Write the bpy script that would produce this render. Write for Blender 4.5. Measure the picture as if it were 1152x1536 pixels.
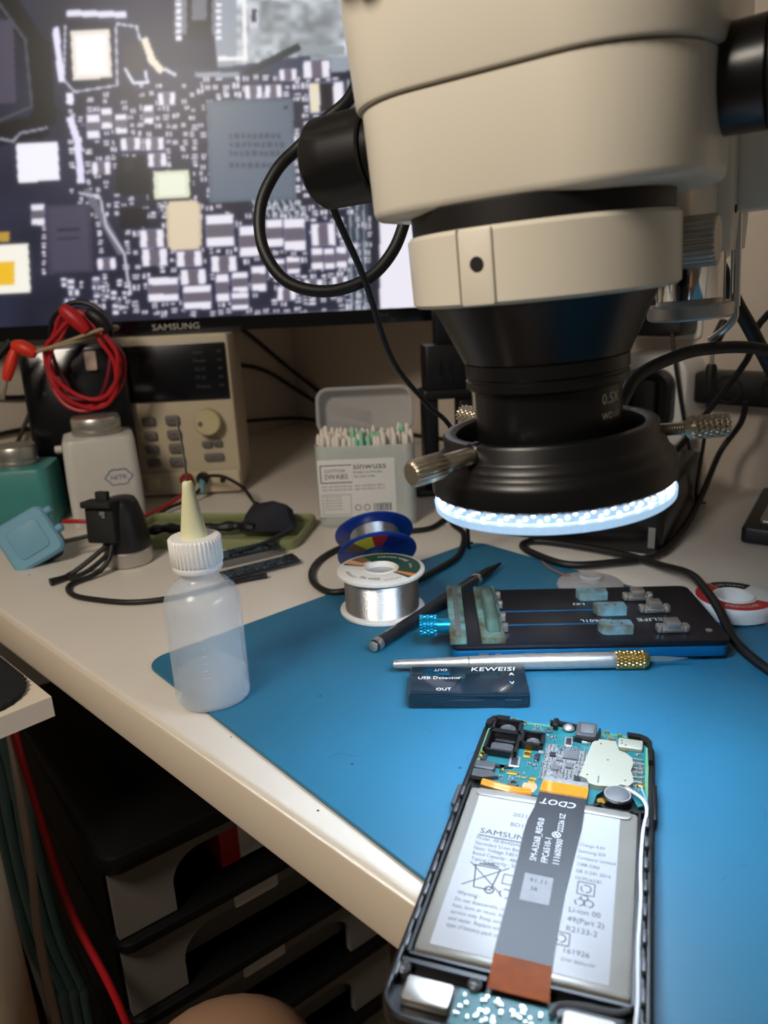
import bpy, math, random
import numpy as np
from mathutils import Matrix, Vector, Euler

# ------------------------------------------------------------------ scene, camera, light
for _o in list(bpy.data.objects):
    bpy.data.objects.remove(_o, do_unlink=True)
scene = bpy.context.scene
COL = scene.collection
S = 0.001                                    # everything below is written in millimetres
R = math.radians
random.seed(7)

cam_d = bpy.data.cameras.new('camera')
cam = bpy.data.objects.new('camera', cam_d)
COL.objects.link(cam)
_p, _r = R(16.8), R(2.8)
_F = Vector((0, math.cos(_p), -math.sin(_p))); _R0 = Vector((1, 0, 0)); _U0 = _R0.cross(_F)
_Rv = _R0 * math.cos(_r) - _U0 * math.sin(_r); _Uv = _U0 * math.cos(_r) + _R0 * math.sin(_r)
_m = Matrix((_Rv, _Uv, -_F)).transposed().to_4x4()
_m.translation = Vector((0, 0, 210)) * S
cam.matrix_world = _m
cam_d.sensor_fit = 'VERTICAL'; cam_d.sensor_height = 36.0; cam_d.sensor_width = 27.0
cam_d.lens = 1150.0 / 1536.0 * 36.0
cam_d.clip_start = 0.005; cam_d.clip_end = 30
cam_d.dof.use_dof = True; cam_d.dof.focus_distance = 0.375; cam_d.dof.aperture_fstop = 11.0
scene.camera = cam

world = bpy.data.worlds.new('room_air'); scene.world = world
world.use_nodes = True
world.node_tree.nodes['Background'].inputs[0].default_value = (1.0, 0.92, 0.82, 1)
world.node_tree.nodes['Background'].inputs[1].default_value = 0.06

def area_light(name, loc, target, size, power, col):
    d = bpy.data.lights.new(name, 'AREA'); d.shape = 'DISK'; d.size = size; d.energy = power; d.color = col
    o = bpy.data.objects.new(name, d); COL.objects.link(o)
    o.location = Vector(loc) * S
    o.rotation_euler = (Vector(target) - Vector(loc)).to_track_quat('-Z', 'Y').to_euler()
    return o
area_light('ceiling_lamp_light', (-400, -90, 640), (-30, 330, 0), 0.24, 4.7, (1.0, 0.89, 0.76))

scene.view_settings.view_transform = 'Standard'
scene.view_settings.look = 'None'
scene.view_settings.exposure = 0.0
scene.view_settings.gamma = 1.0
scene.view_settings.use_curve_mapping = False

# ------------------------------------------------------------------ helpers
def lin(c):
    c = c / 255.0
    return c / 12.92 if c <= 0.04045 else ((c + 0.055) / 1.055) ** 2.4
def rgb(c): return (lin(c[0]), lin(c[1]), lin(c[2]), 1.0)

MATS = {}
def mat(name, c, rough=0.5, metal=0.0, var=0.06, scale=60.0, bump=0.0, bscale=400.0, alpha=1.0, trans=0.0,
        coat=0.0, spec=0.5, emit=None, estr=0.0, sss=0.0, c2=None):
    if name in MATS: return MATS[name]
    m = bpy.data.materials.new(name); m.use_nodes = True
    nt = m.node_tree; b = nt.nodes['Principled BSDF']
    tc = nt.nodes.new('ShaderNodeTexCoord')
    if var > 0:
        n = nt.nodes.new('ShaderNodeTexNoise'); n.inputs['Scale'].default_value = scale; n.inputs['Detail'].default_value = 4
        nt.links.new(tc.outputs['Object'], n.inputs['Vector'])
        mx = nt.nodes.new('ShaderNodeMix'); mx.data_type = 'RGBA'
        a = rgb(c); k = 1 - 2.2 * var
        mx.inputs[6].default_value = (a[0] * k, a[1] * k, a[2] * k, 1)
        k = 1 + 1.2 * var
        mx.inputs[7].default_value = (min(1, a[0] * k), min(1, a[1] * k), min(1, a[2] * k), 1)
        nt.links.new(n.outputs['Fac'], mx.inputs[0]); nt.links.new(mx.outputs[2], b.inputs['Base Color'])
        if c2:
            mx.inputs[6].default_value = rgb(c2); mx.inputs[7].default_value = rgb(c)
            rp = nt.nodes.new('ShaderNodeValToRGB'); rp.color_ramp.elements[0].position = .36; rp.color_ramp.elements[1].position = .62
            nt.links.new(n.outputs['Fac'], rp.inputs[0]); nt.links.new(rp.outputs[0], mx.inputs[0])
    else:
        b.inputs['Base Color'].default_value = rgb(c)
    b.inputs['Roughness'].default_value = rough; b.inputs['Metallic'].default_value = metal
    b.inputs['Specular IOR Level'].default_value = spec
    b.inputs['Coat Weight'].default_value = coat
    b.inputs['Alpha'].default_value = alpha
    b.inputs['Transmission Weight'].default_value = trans
    if sss: b.inputs['Subsurface Weight'].default_value = sss; b.inputs['Subsurface Radius'].default_value = (.004, .002, .001)
    if emit:
        b.inputs['Emission Color'].default_value = rgb(emit); b.inputs['Emission Strength'].default_value = estr
    if bump > 0:
        n2 = nt.nodes.new('ShaderNodeTexNoise'); n2.inputs['Scale'].default_value = bscale; n2.inputs['Detail'].default_value = 3
        nt.links.new(tc.outputs['Object'], n2.inputs['Vector'])
        bp = nt.nodes.new('ShaderNodeBump'); bp.inputs['Strength'].default_value = bump; bp.inputs['Distance'].default_value = 0.0005
        nt.links.new(n2.outputs['Fac'], bp.inputs['Height']); nt.links.new(bp.outputs['Normal'], b.inputs['Normal'])
    MATS[name] = m
    return m

def speckle(m, c, scale=70.0, size=0.05, keep=0.55, nscale=9.0):
    """dark crumbs / dirt spots with a shape of their own, mixed over the base colour"""
    nt = m.node_tree; b = nt.nodes['Principled BSDF']
    src = b.inputs['Base Color'].links[0].from_socket
    tc = nt.nodes.new('ShaderNodeTexCoord')
    v = nt.nodes.new('ShaderNodeTexVoronoi'); v.inputs['Scale'].default_value = scale
    nt.links.new(tc.outputs['Object'], v.inputs['Vector'])
    n = nt.nodes.new('ShaderNodeTexNoise'); n.inputs['Scale'].default_value = nscale
    nt.links.new(tc.outputs['Object'], n.inputs['Vector'])
    t = nt.nodes.new('ShaderNodeMath'); t.operation = 'LESS_THAN'; t.inputs[1].default_value = size
    nt.links.new(v.outputs['Distance'], t.inputs[0])
    g = nt.nodes.new('ShaderNodeMath'); g.operation = 'GREATER_THAN'; g.inputs[1].default_value = keep
    nt.links.new(n.outputs['Fac'], g.inputs[0])
    k = nt.nodes.new('ShaderNodeMath'); k.operation = 'MULTIPLY'
    nt.links.new(t.outputs[0], k.inputs[0]); nt.links.new(g.outputs[0], k.inputs[1])
    mx = nt.nodes.new('ShaderNodeMix'); mx.data_type = 'RGBA'; mx.inputs[7].default_value = rgb(c)
    nt.links.new(k.outputs[0], mx.inputs[0]); nt.links.new(src, mx.inputs[6])
    nt.links.new(mx.outputs[2], b.inputs['Base Color'])

I4 = Matrix.Identity(4)
def T(x, y, z=0): return Matrix.Translation((x, y, z))
def RX(d): return Matrix.Rotation(R(d), 4, 'X')
def RY(d): return Matrix.Rotation(R(d), 4, 'Y')
def RZ(d): return Matrix.Rotation(R(d), 4, 'Z')
def axis_to(p, d):
    """matrix placing local z along direction d at point p"""
    q = Vector(d).normalized().to_track_quat('Z', 'Y').to_matrix().to_4x4()
    return Matrix.Translation(p) @ q

def rr(w, d, r, n=5, cx=0, cy=0):
    r = max(0.01, min(r, w / 2 - .001, d / 2 - .001)); pts = []
    for k, (sx, sy) in enumerate(((1, 1), (-1, 1), (-1, -1), (1, -1))):
        for i in range(n + 1):
            a = math.pi / 2 * (k + i / n)
            pts.append((cx + sx * (w / 2 - r) + r * math.cos(a), cy + sy * (d / 2 - r) + r * math.sin(a)))
    return pts
def circ(r, n=32, cx=0, cy=0): return [(cx + r * math.cos(2 * math.pi * i / n), cy + r * math.sin(2 * math.pi * i / n)) for i in range(n)]

def smooth_path(pts, n=6):
    P = [Vector(p) for p in pts]; out = []
    for i in range(len(P) - 1):
        p0 = P[max(0, i - 1)]; p1 = P[i]; p2 = P[i + 1]; p3 = P[min(len(P) - 1, i + 2)]
        for k in range(n):
            t = k / n
            out.append(0.5 * ((2 * p1) + (p2 - p0) * t + (2 * p0 - 5 * p1 + 4 * p2 - p3) * t * t + (3 * p1 - p0 - 3 * p2 + p3) * t ** 3))
    out.append(P[-1]); return out

class MB:
    def __init__(s): s.v = []; s.f = []
    def add(s, vs, fs, M=I4):
        o = len(s.v); s.v += [tuple(M @ Vector(p)) for p in vs]; s.f += [tuple(i + o for i in f) for f in fs]; return s
    def loft(s, rings, M=I4, cap0=True, cap1=True, close=False):
        n = len(rings[0]); vs = [p for r in rings for p in r]; fs = []
        m = len(rings)
        for k in range(m if close else m - 1):
            a = k * n; b = ((k + 1) % m) * n
            for i in range(n):
                j = (i + 1) % n; fs.append((a + i, a + j, b + j, b + i))
        if not close:
            if cap0: fs.append(tuple(reversed(range(n))))
            if cap1: fs.append(tuple(range((m - 1) * n, m * n)))
        return s.add(vs, fs, M)
    def prism(s, poly, z0, z1, M=I4):
        return s.loft([[(x, y, z0) for x, y in poly], [(x, y, z1) for x, y in poly]], M)
    def box(s, cx, cy, cz, sx, sy, sz, M=I4):
        return s.prism([(cx + sx / 2, cy + sy / 2), (cx - sx / 2, cy + sy / 2), (cx - sx / 2, cy - sy / 2), (cx + sx / 2, cy - sy / 2)], cz - sz / 2, cz + sz / 2, M)
    def rbox(s, cx, cy, z0, w, d, h, r=2, b=0.6, M=I4, n=5, bot=True):
        """upright rounded block with softened top and bottom rims"""
        st = []
        if bot: st += [(b, 0), (b * .3, b * .3), (0, b)]
        else: st += [(0, 0)]
        st += [(0, h - b), (b * .3, h - b * .3), (b, h)]
        return s.loft([[(x, y, z0 + z) for x, y in rr(w - 2 * i, d - 2 * i, max(.05, r - i), n, cx, cy)] for i, z in st], M)
    def lathe(s, prof, M=I4, n=40, cap0=True, cap1=True, close=False):
        return s.loft([[(r * math.cos(2 * math.pi * i / n), r * math.sin(2 * math.pi * i / n), z) for i in range(n)] for r, z in prof], M, cap0, cap1, close)
    def ribbed(s, r0, r1, z0, z1, ribs, M=I4, b=0.4):
        n = ribs * 4; rad = [r1 if (i % 4) < 2 else r0 for i in range(n)]
        ring = lambda k, z: [((rad[i] - k) * math.cos(2 * math.pi * i / n), (rad[i] - k) * math.sin(2 * math.pi * i / n), z) for i in range(n)]
        return s.loft([ring(b, z0), ring(0, z0 + b), ring(0, z1 - b), ring(b, z1)], M)
    def tube(s, pts, r, n=8, smooth=6, M=I4, caps=True):
        P = smooth_path(pts, smooth) if smooth else [Vector(p) for p in pts]
        rf = r if callable(r) else (lambda t: r)
        rings = []; up = None
        for i, p in enumerate(P):
            d = (P[min(i + 1, len(P) - 1)] - P[max(i - 1, 0)])
            if d.length < 1e-9: d = Vector((0, 0, 1))
            d.normalize()
            if up is None: up = d.orthogonal().normalized()
            up = (up - d * up.dot(d))
            if up.length < 1e-6: up = d.orthogonal()
            up.normalize(); w = d.cross(up); q = rf(i / max(1, len(P) - 1))
            rings.append([tuple(p + (up * math.cos(2 * math.pi * k / n) + w * math.sin(2 * math.pi * k / n)) * q) for k in range(n)])
        return s.loft(rings, M, caps, caps)
    def dome(s, r, h, M=I4, n=16, m=4):
        return s.lathe([(r * math.cos(math.pi / 2 * k / m) if k < m else r * .02, h * math.sin(math.pi / 2 * k / m)) for k in range(m + 1)], M, n)
    def stroke(s, pts, w, z, M=I4, t=0.03):
        for a, b in zip(pts[:-1], pts[1:]):
            a = Vector((a[0], a[1])); b = Vector((b[0], b[1])); d = (b - a)
            if d.length < 1e-6: continue
            d.normalize(); q = Vector((-d.y, d.x)) * w / 2
            s.prism([tuple(a - q), tuple(b - q), tuple(b + q), tuple(a + q)], z, z + t, M)
        return s
    def text(s, body, size, M=I4, align='LEFT', sx=1.0, fn=None, shear=0.0):
        cu = bpy.data.curves.new('t', 'FONT'); cu.body = body; cu.size = size; cu.align_x = align; cu.resolution_u = 2; cu.shear = shear
        ob = bpy.data.objects.new('t', cu)
        me = ob.to_mesh()
        vs = [Vector((v.co.x * sx, v.co.y, v.co.z)) for v in me.vertices]; fs = [tuple(p.vertices) for p in me.polygons]
        ob.to_mesh_clear(); bpy.data.objects.remove(ob); bpy.data.curves.remove(cu)
        if fn: vs = [Vector(fn(v)) for v in vs]
        return s.add(vs, fs, M)

def obj(name, mb, m, parent=None, smooth=40, loc=None, M=None):
    me = bpy.data.meshes.new(name)
    if mb.v:
        me.from_pydata([(x * S, y * S, z * S) for x, y, z in mb.v], [], mb.f)
    me.materials.append(m if not isinstance(m, str) else MATS[m])
    me.validate()
    import bmesh
    bm = bmesh.new(); bm.from_mesh(me); bmesh.ops.recalc_face_normals(bm, faces=bm.faces); bm.to_mesh(me); bm.free()
    if smooth:
        me.shade_smooth(); me.set_sharp_from_angle(angle=R(smooth))
    o = bpy.data.objects.new(name, me); COL.objects.link(o)
    if parent is not None: o.parent = parent
    if loc is not None: o.location = Vector(loc) * S
    if M is not None: o.matrix_local = mm(M)
    return o
def mm(M):
    q = M.copy(); q.translation = q.translation * S; return q
def flatobj(name, mb, m, parent):              # printed lettering: keep face orientation as made
    me = bpy.data.meshes.new(name)
    me.from_pydata([(x * S, y * S, z * S) for x, y, z in mb.v], [], mb.f); me.materials.append(m)
    o = bpy.data.objects.new(name, me); COL.objects.link(o); o.parent = parent; return o
def tag(o, label, cat, group=None):
    o['label'] = label; o['category'] = cat
    if group: o['group'] = group
    return o
def thing(name, label, cat, loc=(0, 0, 0), rz=0.0, group=None, M=None):
    o = bpy.data.objects.new(name, None); COL.objects.link(o); o.empty_display_size = 0.01
    if M is not None: o.matrix_local = mm(M)
    else: o.location = Vector(loc) * S; o.rotation_euler = (0, 0, R(rz))
    return tag(o, label, cat, group)
def dup(o, parent, M=None, loc=None):
    c = o.copy(); COL.objects.link(c); c.parent = parent
    if M is not None: c.matrix_local = mm(M)
    if loc is not None: c.location = Vector(loc) * S
    return c
def struct(o): o['kind'] = 'structure'; return o
def stuff(o): o['kind'] = 'stuff'; return o

# ------------------------------------------------------------------ materials
mat('wall_paint', (214, 200, 184), .9, var=.03, scale=6, bump=.1, bscale=300)
mat('floor_tile', (176, 158, 138), .6, var=.08, scale=8)
mat('ceiling_paint', (225, 218, 205), .9, var=.02)
mat('desk_laminate', (216, 209, 198), .38, var=.03, scale=12); speckle(MATS['desk_laminate'], (40, 34, 30), 48, .045, .53)
mat('desk_edge', (220, 206, 186), .45, var=.03, scale=15); speckle(MATS['desk_edge'], (60, 45, 35), 40, .045, .54)
mat('mat_silicone', (38, 108, 140), .5, var=.10, scale=14, bump=.15, bscale=900); speckle(MATS['mat_silicone'], (14, 50, 70), 75, .055, .55, 7)
mat('black_plastic', (16, 16, 17), .42, var=.1)
mat('black_matte', (14, 14, 15), .7, var=.1)
mat('black_gloss', (9, 9, 11), .12, var=0, coat=.5)
mat('black_paint', (17, 17, 19), .3, var=.1, scale=40, bump=.05, bscale=1200)
mat('black_rubber', (12, 12, 13), .5, var=.1)
mat('cream_enamel', (230, 223, 206), .34, var=.015, scale=8, coat=.15)
mat('dark_seam', (120, 112, 98), .6, var=0)
mat('chrome', (225, 225, 225), .10, 1.0, var=0)
mat('satin_steel', (198, 194, 186), .38, .85, var=.06, scale=120)
mat('brushed_alu', (206, 204, 200), .38, .8, var=.08, scale=300)
mat('nickel', (200, 190, 170), .3, .85, var=.05)
mat('brass_knurl', (214, 186, 120), .28, 1.0, var=.1, scale=400)
mat('white_print', (232, 232, 230), .6, var=0)
mat('grey_print', (120, 120, 122), .6, var=0)
mat('dark_print', (52, 54, 58), .6, var=0)
mat('solder_wire', (198, 200, 202), .3, 1.0, var=.1, scale=500, bump=.3, bscale=1500)
mat('white_plastic', (228, 226, 220), .4, var=.03)
mat('red_rubber', (190, 24, 34), .45, var=.08)
mat('dark_red', (120, 14, 30), .5, var=.1)
# ------------------------------------------------------------------ the room
DA = math.degrees(math.atan2(.703, .711))      # desk frame: x = away from the operator, y = along the desk to the left
DM = RZ(DA)
def D(n, t, z=0): return DM @ Vector((n, t, z))
def room_piece(name, mb, m):
    return struct(obj(name, mb, m, M=DM))
room_piece('wall_back', MB().box(797, -150, 500, 80, 2300, 2460), 'wall_paint')
room_piece('wall_left', MB().box(-550, 989, 500, 2620, 80, 2460), 'wall_paint')
room_piece('floor', MB().box(-550, -150, -745, 2700, 2300, 30), 'floor_tile')
room_piece('ceiling', MB().box(-550, -150, 1745, 2700, 2300, 30), 'ceiling_paint')
room_piece('baseboard_left', MB().box(-650, 943, -690, 2420, 12, 78), 'white_plastic')

desk = thing('desk', 'long cream white desk with rounded front edge across the picture', 'desk', (0, 0, -730), DA)
prof = [(757, -26), (757, 0), (160.5, 0), (159.2, -.5), (158.4, -1.5), (158, -3), (158, -26)]
mb = MB(); a = [(x, -700, z + 730) for x, z in prof]; b = [(x, 948, z + 730) for x, z in prof]
mb.loft([a, b]); obj('desk_top', mb, 'desk_laminate', desk)
mb = MB(); pr = [(158, -27), (158, -2.4), (157.4, -1.4), (156.4, -1.6), (155.8, -3), (155.6, -24), (156.2, -27)]
mb.loft([[(x, -700, z + 730) for x, z in pr], [(x, 948, z + 730) for x, z in pr]]); obj('edge_band', mb, 'desk_edge', desk)
for yy in (-560, 930):
    obj('side_panel', MB().box(470, yy, 352, 500, 24, 704), 'desk_laminate', desk)
obj('back_rail', MB().box(740, 185, 560, 18, 1460, 260), 'desk_laminate', desk)

# side desk at the left with mouse pad
sd = thing('side_desk', 'white side desk corner at the left edge under the black mouse pad', 'desk', (-187.3, 376.2, -730), 0)
u1 = Vector((-.703, .711)); u2 = Vector((-.711, -.703))
q = [(0, 0), tuple(u1 * 480), tuple(u1 * 480 + u2 * 600), tuple(u2 * 600)]
obj('desk_top', MB().prism(q, 718, 730), 'desk_edge', sd)
obj('leg', MB().prism([(x * .06 - 420, y * .06 - 40) for x, y in q], 0, 718), 'white_plastic', sd)
pad = MB(); L = []
ang = math.atan2(u1.y, u1.x)
pl = rr(560, 440, 26, 6)
Mp = T(-187.3, 376.2) @ RZ(math.degrees(ang) - 90) @ T(-283, 225)
pad.loft([[(x, y, z) for x, y in rr(560 - 2 * i, 440 - 2 * i, 26 - i, 8)] for i, z in ((.4, .05), (0, .8), (0, 2.6), (1, 3.4))], Mp)
mat('pad_cloth', (20, 20, 22), .95, var=.2, scale=900, bump=.8, bscale=1500)
tag(obj('mouse_pad', pad, 'pad_cloth'), 'black cloth mouse pad with stitched edge and rounded corner', 'mouse pad')
st = MB()
loop = rr(560, 440, 26, 8)
pts = []
for i in range(len(loop)):
    x0, y0 = loop[i]; x1, y1 = loop[(i + 1) % len(loop)]; d = math.hypot(x1 - x0, y1 - y0); k = max(1, int(d / 3))
    for j in range(k): pts.append((x0 + (x1 - x0) * j / k, y0 + (y1 - y0) * j / k, math.degrees(math.atan2(y1 - y0, x1 - x0))))
for x, y, a_ in pts:
    st.box(0, 0, 0, 1.9, 2.4, 1.4, Mp @ T(x * .997, y * .997, 2.9) @ RZ(a_ + 20))
o = obj('stitched_edge', st, 'black_matte', bpy.data.objects['mouse_pad'], smooth=0); stuff(o)

# beige panel at lower left and drawer tower under the desk
mat('beige_paint', (196, 172, 140), .5, var=.03)
o = thing('table_leg', 'pale beige rounded table leg at the lower left edge', 'table leg', (-254, 332, -730))
obj('post', MB().rbox(0, 0, 0, 78, 60, 716, 24, 3), 'beige_paint', o)
obj('foot', MB().rbox(0, 0, -1, 84, 66, 14, 26, 3), 'black_rubber', o)

mat('drawer_grey', (124, 120, 114), .45, var=.06); mat('drawer_inner', (104, 102, 99), .5, var=.06)
mat('drawer_black', (8, 8, 9), .45, var=.1, spec=.25)
du = thing('drawer_unit', 'black plastic drawer tower with grey drawer fronts under the desk', 'drawer unit', (-178, 380, -730), 36.9)
W, DEP, TOP, PIT = 210, 250, 620, 62
for xx in (4, W - 4): obj('side_panel', MB().box(xx, DEP / 2 + 6, TOP / 2 - 6, 8, DEP - 12, TOP - 12), 'drawer_black', du)
obj('back_panel', MB().box(W / 2, DEP - 4, TOP / 2 - 6, W - 16, 6, TOP - 12), 'drawer_black', du)
tp = MB()
tp.rbox(W / 2, DEP / 2 - 4, TOP - 14, W + 6, DEP + 8, 14, 12, 4); obj('top', tp, 'drawer_black', du)
drw = None
for k in range(9):
    z1 = TOP - 14 - k * PIT; z0 = z1 - PIT + 9
    o = obj('shelf', MB().rbox(W / 2, DEP / 2 - 3, z0 - 9, W - 17 if 0 else W + 2, DEP + 4, 8.4, 10, 3.5), 'drawer_black', du)
    h = z1 - z0; fp = [(2, 1), (2, h - 1), (W - 2, h - 1), (W - 2, 1), (W - 40, 1)]
    for i in range(7):
        a_ = math.pi / 2 * i / 6; fp.append((W - 40 - 22 * (1 - math.cos(a_)), 8 + (h - 16) * .35 + (h - 16) * .55 * math.sin(a_)))
    for i in range(6, -1, -1):
        a_ = math.pi / 2 * i / 6; fp.append((40 + 22 * (1 - math.cos(a_)), 8 + (h - 16) * .35 + (h - 16) * .55 * math.sin(a_)))
    fp.append((40, 1))
    dr = obj('drawer', MB().prism(fp, 0, 6, T(0, 2, z0) @ RX(90) @ T(0, 0, -6)), 'drawer_grey', du)
    if k: obj('recessed_panel', MB().box(W / 2, 15, z0 + h / 2 + 6, W - 70, 3, h - 16), 'drawer_inner', dr)
    if k in (1, 2):
        obj('label', MB().rbox(0, 0, 0, 34, 13, .5, 2, .1, T(96, -4.6 + 6, z0 + h - 5) @ RX(90) @ T(0, -2, -.4)), 'white_print', dr)
bx = thing('carton', 'small red and white carton lying in the top grey drawer', 'box', M=T(-178, 380, -730) @ RZ(36.9) @ T(104, 40, TOP - 14 - PIT + 12))
obj('carton_body', MB().box(6, 0, 20, 60, 50, 40), 'white_plastic', bx)
obj('red_band', MB().box(-18, 0, 20, 14, 50.6, 40.6), 'red_rubber', bx)
o = MB()
for i in range(3):
    for j in range(4): o.box(2 + i * 8, -25.4, 12 + j * 6, 5 - (i * j) % 3, .4, 3)
obj('print', o, 'dark_print', bx)

# ------------------------------------------------------------------ monitor
mon = thing('monitor', 'wide black monitor showing a magnified circuit board', 'monitor', (-170, 850, 0))
MX0, MX1, MZ0, MZ1 = -275, 280, 166, 497
o = MB(); o.rbox(0, 0, 0, MX1 - MX0, MZ1 - MZ0, 18, 5, 2, T((MX0 + MX1) / 2, 6, (MZ0 + MZ1) / 2) @ RX(90) @ T(0, 0, -18)); obj('housing', o, 'black_plastic', mon)
AX0, AX1, AZ0, AZ1 = MX0 + 9, MX1 - 9, 181, MZ1 - 9
def frame(x0, x1, z0, z1, X0, X1, Z0, Z1, y0, y1):
    ou = [(x0, z0), (x1, z0), (x1, z1), (x0, z1)]; inn = [(X0, Z0), (X1, Z0), (X1, Z1), (X0, Z1)]
    m = MB(); m.loft([[(x, y1, z) for x, z in ou], [(x, y0, z) for x, z in ou], [(x, y0, z) for x, z in inn], [(x, y1, z) for x, z in inn]], close=True); return m
obj('bezel', frame(MX0, MX1, MZ0, MZ1, AX0, AX1, AZ0, AZ1, -3, 7), 'black_gloss', mon)
obj('stand_neck', MB().rbox(-72, 62, 7, 46, 22, 250, 6, 2), 'black_plastic', mon)
obj('stand_base', MB().rbox(-72, 84, 0, 110, 76, 7, 12, 2), 'black_plastic', mon)
obj('neck_joint', MB().box(-72, 40, 240, 80, 36, 60), 'black_plastic', mon)
lg = MB().text('SAMSUNG', 9.0, T(-43, -3.2, 170) @ RX(90), 'CENTER', 1.25); flatobj('brand_lettering', lg, MATS['satin_steel'], mon)

NX, NZ = 500, 300
HOM = (6.37218945e-01, -3.11652057e-02, -3.43103234e+02, -3.20631208e-02, -6.55578154e-01, 4.83625799e+02, -1.06098179e-05, -2.16933494e-04)
img = np.zeros((NZ, NX, 3)); img[:] = (.014, .016, .034)
gx = np.linspace(AX0 - 170, AX1 - 170, NX); gz = np.linspace(AZ0, AZ1, NZ)
GX, GZ = np.meshgrid(gx, gz)
_H = np.array([[HOM[0], HOM[1], HOM[2]], [HOM[3], HOM[4], HOM[5]], [HOM[6], HOM[7], 1]]); _Hi = np.linalg.inv(_H)
_w = _Hi[2, 0] * GX + _Hi[2, 1] * GZ + _Hi[2, 2]
PX = (_Hi[0, 0] * GX + _Hi[0, 1] * GZ + _Hi[0, 2]) / _w      # layout units of the board picture (x right, y down)
PY = (_Hi[1, 0] * GX + _Hi[1, 1] * GZ + _Hi[1, 2]) / _w
rng = np.random.RandomState(3)
def C3(c): return np.array(rgb(c)[:3])
def noise2(sc):
    g = rng.rand(64, 64); x = (PX / sc) % 63; y = (PY / sc) % 63; xi = np.floor(x).astype(int); yi = np.floor(y).astype(int); fx = x - xi; fy = y - yi
    return (g[yi, xi] * (1 - fx) + g[yi, xi + 1] * fx) * (1 - fy) + (g[yi + 1, xi] * (1 - fx) + g[yi + 1, xi + 1] * fx) * fy
def prect(x0, y0, x1, y1, c, a=0.0, op=1.0):
    cx, cy = (x0 + x1) / 2, (y0 + y1) / 2; ca, sa = math.cos(R(a)), math.sin(R(a))
    dx = (PX - cx) * ca + (PY - cy) * sa; dy = -(PX - cx) * sa + (PY - cy) * ca
    m = (np.abs(dx) <= (x1 - x0) / 2) & (np.abs(dy) <= (y1 - y0) / 2)
    img[m] = img[m] * (1 - op) + C3(c) * op
def pline(pts, w, c):
    for (x0, y0), (x1, y1) in zip(pts[:-1], pts[1:]):
        L_ = math.hypot(x1 - x0, y1 - y0); a = math.degrees(math.atan2(y1 - y0, x1 - x0)); cx, cy = (x0 + x1) / 2, (y0 + y1) / 2
        prect(cx - L_ / 2 - w / 2, cy - w / 2, cx + L_ / 2 + w / 2, cy + w / 2, c, a)
def pcap(x, y, w, h, vert=False, body=(120, 112, 128)):
    e = .28
    prect(x - w / 2 - 2.6, y - h / 2 - 2.6, x + w / 2 + 2.6, y + h / 2 + 2.6, (30, 30, 56), -2)
    if w > 12 or h > 12: prect(x - w / 2 - 1.2, y - h / 2 - 1.2, x + w / 2 + 1.2, y + h / 2 + 1.2, (120, 118, 150), -2)
    prect(x - w / 2, y - h / 2, x + w / 2, y + h / 2, (238, 234, 240), -2)
    if vert: prect(x - w / 2, y - h / 2 + h * e, x + w / 2, y + h / 2 - h * e, body, -2)
    else: prect(x - w / 2 + w * e, y - h / 2, x + w / 2 - w * e, y + h / 2, body, -2)
# board ground, traces
nz = noise2(45)
img *= (.6 + .9 * nz)[..., None]
prect(150, -40, 330, 130, (36, 42, 66), 0, .6); prect(320, -60, 640, 110, (150, 158, 166), -6)
sil = (PX > 355) & (PY < 100 - (PX - 355) * .1)
img[sil] = (C3((196, 204, 206)) * (.35 + .9 * noise2(9) * noise2(40) * 2)[..., None])[sil]
prect(200, 100, 330, 135, (40, 46, 70)); prect(330, 92, 470, 150, (60, 66, 86), -8)
# black foam outline at left
pline([(-5, -20), (28, 30), (60, 80), (66, 170), (55, 190), (-10, 204)], 34, (8, 8, 12)); pline([(-5, 0), (38, 60), (48, 160), (-10, 185)], 4, (74, 74, 84))
prect(-20, 30, 22, 155, (70, 66, 82), -2)
# dense fields of small components
def field(x0, y0, x1, y1, n, wmin, wmax, dense=True):
    for _ in range(n):
        x = rng.uniform(x0, x1); y = rng.uniform(y0, y1); w = rng.uniform(wmin, wmax); h = w * rng.uniform(.45, .7)
        if rng.rand() < .5: pcap(x, y, w, h)
        else: pcap(x, y, h, w, True)
for yy in range(128, 330, 12):
    for xx in range(108, 318, 13):
        if yy < 160 and xx < 230 and rng.rand() < .7: continue
        if rng.rand() < .74: pcap(xx + rng.uniform(-3, 3), yy + rng.uniform(-3, 3), rng.uniform(4, 9), rng.uniform(4, 8), rng.rand() < .5, (110, 105, 130))
for yy in range(118, 150, 13):
    for xx in range(310, 520, 15):
        if rng.rand() < .85: pcap(xx + rng.uniform(-3, 3), yy + rng.uniform(-3, 3), rng.uniform(6, 11), rng.uniform(6, 9), rng.rand() < .5, (150, 150, 165))
for yy in range(312, 470, 13):
    for xx in range(190, 560, 14):
        if rng.rand() < .66: pcap(xx + rng.uniform(-3, 3), yy + rng.uniform(-3, 3), rng.uniform(5, 10), rng.uniform(5, 9), rng.rand() < .5, (100, 96, 120))
for yy in range(150, 470, 12):
    for xx in range(446, 556, 13):
        if rng.rand() < .5: pcap(xx + rng.uniform(-2, 2), yy + rng.uniform(-2, 2), rng.uniform(6, 9), rng.uniform(5, 9), rng.rand() < .5, (120, 125, 145))
field(90, 420, 190, 465, 26, 7, 14)
for yy in range(316, 412, 13): pcap(66, yy, 5, 7, True); pcap(146 + (yy - 316) * .12, yy + 8, 6, 7, True)
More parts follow.
